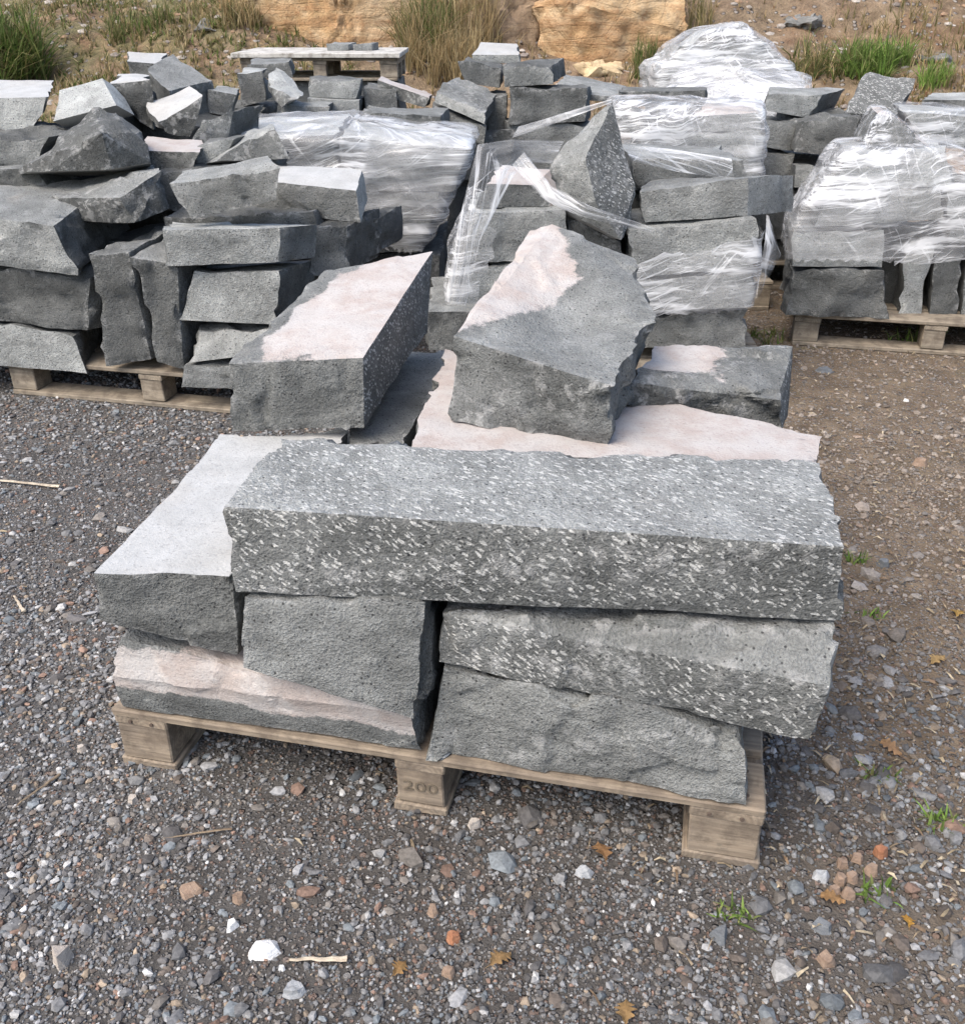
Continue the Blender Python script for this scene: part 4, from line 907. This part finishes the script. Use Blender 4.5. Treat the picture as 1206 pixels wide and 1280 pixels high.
def tuft(label, px, py, n, rad, h0, h1, wd, lean, cols, pt=None, name="grass_tuft", cat="grass tuft", group="grass tufts on the slope"):
    c = pt or onhill(px, py); P = []
    for i in range(60):
        a = npr.uniform(0, 2*math.pi); r = rad*math.sqrt(npr.random()); x = c.x+r*math.cos(a); y = c.y+r*math.sin(a)*.7
        P.append((x-c.x, y-c.y, (hill_z(x, y) if pt is None else 0)-c.z-.005))
    o = link(name, quick_mesh(name, *blades(n, P, h0, h1, wd, lean, cols)), M_BLADE); o.location = c; tag(o, label, cat, group); return o
tuft("dark green bush of grass at the outer edge of the slope", 2, 92, 1700, .42, .15, .7, .016, .8, GREEN+OLIVE[:2])
tuft("tall green grass between the two ochre boulders", 535, 66, 800, .28, .25, .65, .012, .5, GREEN+OLIVE+DRY)
tuft("dry straw tuft behind the loose back blocks", 555, 100, 700, .36, .25, .62, .008, .6, DRY)
tuft("dry straw tuft against the brown boulder", 590, 60, 500, .25, .3, .75, .008, .35, DRY)
tuft("bright green tuft beyond the white-pecked tilted slab", 1092, 92, 1100, .32, .08, .36, .012, .9, BRIGHT+GREEN[:2])
tuft("small bright green tuft above the film at the slope's foot", 1165, 108, 250, .14, .10, .25, .010, .5, BRIGHT)
tuft("yellow-green tuft beside the far wrapped heap", 1025, 92, 600, .32, .1, .38, .010, .8, OLIVE+DRY+GREEN)
tuft("thin green tuft by the low tan stone", 808, 100, 220, .12, .2, .42, .009, .4, GREEN+OLIVE)
tuft("olive grass tuft on the upper slope beside the dark bush", 175, 40, 400, .4, .12, .3, .009, .5, OLIVE+GREEN)
tuft("pale grass tuft beside the dark grey rock", 300, 28, 260, .2, .15, .35, .009, .5, OLIVE+DRY)
tuft("tall dry stems behind the far wrapped heap", 850, 42, 350, .4, .25, .5, .008, .4, DRY+OLIVE)
for i, (px, py, n, h, lab) in enumerate(((1176, 1032, 46, .035, "bright green sprout in the slate gravel"), (1100, 972, 40, .03, "small green weed near the pallet's bare end"), (918, 1145, 30, .03, "tiny green weed just below the pallet's corner block"),
        (1098, 1118, 30, .028, "tiny green weed beside the cluster of brown pebbles"), (1068, 702, 26, .05, "thin green weed beside the end of the long pecked slab"), (1090, 770, 18, .03, "tiny weed on the brown earth"),
        (955, 425, 120, .06, "mossy green weeds between the torn-film stack and the wrapped stack's pallet"), (1145, 428, 50, .08, "weed at the middle post of the wrapped stack's pallet"))):
    tuft(lab, 0, 0, n, .03 if i < 6 else .12, h*.5, h*1.2, .006, .9, BRIGHT+GREEN if i != 6 else OLIVE+GREEN, pt=onz(px, py), name="weed", cat="weed", group="small weeds in the gravel")

# single stones, leaves, splinters and twigs lying on the gravel
FEAT = []
def pebble(label, px, py, w, dp, h, cname, seed, name="pebble", grp="single stones lying on the gravel", sides=9):
    w *= 1.15; dp *= 1.15; c = onz(px, py, h*.35); r = random.Random(seed); pts = []; FEAT.append((c.x, c.y, max(w, dp)))
    for i in range(sides):
        a = 2*math.pi*(i + r.uniform(-.3, .3))/sides; k = r.uniform(.8, 1.05)
        pts.append(Vector((c.x + math.cos(a)*w/2*k, c.y + math.sin(a)*dp/2*k, -.003)))
        a += r.uniform(-.2, .2); k *= r.uniform(.45, .85)
        pts.append(Vector((c.x + math.cos(a)*w/2*k, c.y + math.sin(a)*dp/2*k, h*r.uniform(.75, 1.05))))
    stone(label, pts, {'all': 'split'}, res=.006, seed=seed, rough=.12, name=name, cat="stone", mat=PEBM[cname], group=grp, dissolve=8 if sides < 8 else 34)
PEBM = {'white': make_rock_mat("white_chip", (.74, .74, .73), (.80, .80, .79), (.66, .66, .65), 14), 'beige': make_rock_mat("beige_pebble", (.42, .37, .32), (.50, .46, .41), (.33, .29, .26), 12),
        'pale': make_rock_mat("pale_grey_pebble", (.34, .35, .36), (.44, .45, .46), (.26, .27, .28), 12), 'brown': make_rock_mat("brown_pebble", (.27, .19, .14), (.33, .25, .19), (.20, .14, .10), 12),
        'rust': make_rock_mat("rusty_pebble", (.33, .15, .08), (.38, .20, .12), (.24, .10, .06), 12), 'slate': make_rock_mat("slate_pebble", (.14, .15, .16), (.20, .21, .22), (.10, .105, .11), 12)}
pebble("angular white chip of stone beside the wood splinter", 331, 1184, .064, .060, .026, 'white', 1, sides=6)
pebble("small white chip near the larger white chip", 290, 1157, .026, .024, .016, 'white', 2, sides=5)
pebble("tiny white chip beside the wood splinter's end", 352, 1211, .012, .010, .008, 'white', 3, sides=5)
pebble("upright beige pebble beside a dark damp patch", 77, 1197, .032, .034, .032, 'beige', 4)
pebble("whitish pebble at the foot of the stamped block", 591, 1030, .028, .022, .016, 'beige', 5)
pebble("pale flat chip beside the oak leaf by the pallet", 729, 1090, .034, .024, .014, 'pale', 6, sides=6)
pebble("round brown pebble in open fine gravel", 541, 1138, .024, .022, .018, 'brown', 7)
pebble("rusty orange pebble near the yellow leaf", 566, 1171, .026, .024, .016, 'rust', 8)
pebble("flat brown pebble between the curled tan leaf and rusty pebble", 561, 1215, .022, .022, .014, 'brown', 9)
pebble("beige pebble in the dark earth near the first pallet block", 102, 935, .024, .022, .018, 'beige', 10)
pebble("tan pebble just below the outer block of the stamped pallet", 166, 1000, .024, .018, .014, 'beige', 11)
pebble("brown-olive pebble above the small white chip", 299, 1122, .024, .026, .016, 'brown', 12)
pebble("grey flat stone below the wood splinter", 367, 1237, .042, .036, .02, 'pale', 13, sides=7)
pebble("half buried brownish round stone in the fine gravel", 237, 1111, .048, .046, .010, 'brown', 14)
pebble("purple-grey slate piece near the corner block", 900, 1168, .034, .036, .018, 'slate', 15, sides=6)
pebble("large flat slate piece among gravel below the corner block", 1027, 1158, .042, .042, .012, 'slate', 16, sides=7)
pebble("long pale slate chip beside the brown pebble cluster", 1025, 1094, .034, .03, .012, 'pale', 17, sides=6)
pebble("round brown pebble below the flat slate piece", 1033, 1200, .030, .028, .018, 'brown', 18)
for i, (px, py) in enumerate(((1053, 1080), (1072, 1073), (1050, 1100), (1065, 1098), (1088, 1088), (1060, 1118), (1100, 1066), (1043, 1113))):
    pebble("rusty orange pebble at the edge of a cluster of brown pebbles" if i == 6 else "small rounded brown pebble in a cluster of brown pebbles", px, py, .024, .021, .016, 'rust' if i == 6 else 'brown', 30+i, grp="cluster of brown pebbles")
pebble("dark blue slate chip at the tapering stone's jutting end", 1037, 915, .036, .034, .014, 'slate', 40, sides=6)
pebble("pale blue chip next to the dark blue slate chip", 1072, 921, .028, .022, .010, 'pale', 41, sides=6)
pebble("grey pebble on the brown earth beside the long slab", 1105, 704, .04, .032, .022, 'slate', 42)
pebble("reddish stone on the brown earth below the wrapped stack's pallet", 1150, 578, .05, .036, .026, 'brown', 43)
pebble("white flake on the brown earth below the wrapped stack's pallet", 1133, 500, .03, .022, .014, 'white', 44, sides=6)
pebble("flat grey stone by the foot of the wrapped stack's pallet's corner", 1030, 462, .08, .05, .02, 'slate', 45)

def leaf(label, px, py, size, rot, tint, seed):
    c = onz(px, py, .006); r = random.Random(seed); n = 28; pts = []; FEAT.append((c.x, c.y, size*.8))
    for i in range(n+1):
        t = i/n; w = math.sin(math.pi*min(1, t*1.02))**.7*(.30 + .11*math.cos(t*math.pi*8))
        pts.append((t, w))
    bm = bmesh.new(); mid = [bm.verts.new(((t-.5)*size, 0, .004+.010*math.sin(t*3)*size/.05*.6)) for t, w in pts]
    up = [bm.verts.new(((t-.5)*size, w*size, .004+.010*math.sin(t*3+1)*size/.05)) for t, w in pts]
    dn = [bm.verts.new(((t-.5)*size, -w*size, .003+.008*math.sin(t*4)*size/.05)) for t, w in pts]
    for i in range(n):
        bm.faces.new((mid[i], mid[i+1], up[i+1], up[i])); bm.faces.new((dn[i], dn[i+1], mid[i+1], mid[i]))
    s1 = [bm.verts.new((-.5*size, s*size*.012, .005)) for s in (-1, 1)] + [bm.verts.new((-.75*size, s*size*.010, .004)) for s in (1, -1)]
    bm.faces.new(s1)
    bmesh.ops.solidify(bm, geom=list(bm.faces), thickness=.0004)
    me = bpy.data.meshes.new("oak_leaf"); bm.to_mesh(me); bm.free()
    a = me.attributes.new("tint", 'FLOAT_COLOR', 'POINT'); a.data.foreach_set("color", [x for v in me.vertices for x in (*tint, 1.0)])
    o = link("oak_leaf", me, M_LEAF); o.location = c; o.rotation_euler = (r.uniform(-.2, .2), r.uniform(-.2, .2), math.radians(rot)); tag(o, label, "leaf", "fallen oak leaves on the gravel")
for i, (px, py, s, rot, tint, lab) in enumerate(((751, 1066, .050, 100, (.44, .27, .14), "tawny oak leaf lying beside the pale flat chip"), (626, 1201, .044, 40, (.48, .33, .17), "yellow-brown oak leaf on dark gravel below the rusty pebble"),
        (499, 1212, .036, 60, (.52, .34, .16), "curled tan leaf near the flat brown pebble"), (782, 1266, .044, 80, (.46, .31, .15), "golden oak leaf at the slate gravel's near edge"), (1041, 1126, .040, -20, (.47, .30, .15), "orange-tan leaf below the brown pebble cluster"),
        (1113, 937, .046, -40, (.50, .33, .19), "crumpled tan leaf near the small green weed"), (1133, 1153, .030, 75, (.62, .38, .10), "bright orange leaf scrap in slate gravel"), 
        (1172, 826, .046, 30, (.55, .40, .20), "yellowish leaf on the brown earth past the jutting stone"), (1196, 768, .05, 60, (.55, .38, .14), "orange leaf on the brown earth beside the long slab"))):
    leaf(lab, px, py, s, rot, tint, i)
def stick(label, pa, pb, rad, mat, name, cat, seed):
    a, b = onz(*pa, .008), onz(*pb, .008); bm = bmesh.new(); r = random.Random(seed); n = 8; rings = []
    ax = (b-a).normalized(); s = ax.cross(Vector((0, 0, 1))).normalized(); u = s.cross(ax)
    for i in range(n+1):
        t = i/n; c = a.lerp(b, t) + s*r.uniform(-1, 1)*rad*.3 + u*r.uniform(0, 1)*rad*.5; k = rad*(1-.55*t)
        rings.append([bm.verts.new(c - a + (s*math.cos(q)*1.3 + u*math.sin(q)*.7)*k*r.uniform(.8, 1.2)) for q in [j*math.pi/3 for j in range(6)]])
    for i in range(n):
        for j in range(6): bm.faces.new((rings[i][j], rings[i][(j+1) % 6], rings[i+1][(j+1) % 6], rings[i+1][j]))
    bm.faces.new(rings[0][::-1]); bm.faces.new(rings[-1])
    me = bpy.data.meshes.new(name); bm.to_mesh(me); bm.free(); o = link(name, me, mat); o.location = a; tag(o, label, cat, "sticks on the gravel")
M_SPLINT = make_wood_mat("pale_splinter", (.50, .43, .33), (.60, .53, .42), (.42, .35, .26))
M_TWIG = make_wood_mat("twig_bark", (.20, .15, .10), (.28, .22, .15), (.14, .10, .07))
stick("pale wood splinter pointing at the white chip", (434, 1199), (362, 1200), .0042, M_SPLINT, "wood_splinter", "wood splinter", 1)
stick("thin twig in the dark gravel below the unwrapped pile's pallet", (75, 609), (-20, 599), .006, M_SPLINT, "twig", "twig", 2)
stick("short brown twig on the grey gravel away from the pallet", (75, 968), (20, 1008), .003, M_TWIG, "twig", "twig", 3)
stick("fine twig lying on the fine gravel under the long board edge", (290, 1036), (205, 1048), .0022, M_TWIG, "twig", "twig", 4)
stick("pale short twig on the grey gravel beside the white-topped slab", (30, 765), (18, 745), .004, M_SPLINT, "twig", "twig", 5)

hp = scatter(2600, -8, 9, 8.5, 13, lambda x, y: .3)
hs = npr.uniform(.015, .10, len(hp)); V = ICO[None]*(1+npr.uniform(-.3, .3, (len(hp), 12, 1)))*hs[:, None, None]*np.array([.6, .5, .35])[None, None] + np.array(hp)[:, None, :]
hc = np.array([(.30, .27, .24), (.22, .19, .17), (.40, .36, .32), (.30, .20, .13)])[npr.integers(0, 4, len(hp))]
tag(link("hillside_rubble", quick_mesh("hillside_rubble", V.reshape(-1, 3), (ICF[None] + (np.arange(len(hp))*12)[:, None, None]).reshape(-1, 3), np.repeat(hc, 12, 0)), M_PEB), "small broken stones scattered over the slope", "rubble", kind="stuff")

left = lambda x, y: np.clip(.40 - .6*x, .10, 1)*np.clip(1.9*vnoise(x, y, 2.6, 1) - .3, .04, 1.2)
fine = lambda x, y: np.clip(1.5*vnoise(x, y, 3.1, 2) - .35, .06, 1)*.75 + .3*left(x, y)
slate = lambda x, y: np.exp(-((x-.85)/.42)**2 - ((y-1.25)/.55)**2)*(.3+.9*vnoise(x, y, 4.0, 3)) + .10
gv = join([pebbles(60000, .75, 2.9, .0035, .009, .55, fine, pw=1.2), pebbles(40000, .75, 4.6, .007, .018, .45, lambda x, y: left(x, y)*.8 + slate(x, y)*.5 + .08),
           pebbles(9000, 2.4, 8.3, .012, .03, .4, lambda x, y: .3+.5*vnoise(x, y, 1.4, 4)),
           pebbles(1500, .75, 3.6, .016, .032, .35, lambda x, y: left(x, y)*.35 + slate(x, y)*.9 + .05), pebbles(260, .75, 2.6, .028, .055, .3, lambda x, y: slate(x, y) + .08, bury=.32)])
tag(link("gravel", quick_mesh("gravel", *gv), M_PEB), "loose grey and brown gravel strewn over the yard", "gravel", kind="stuff")
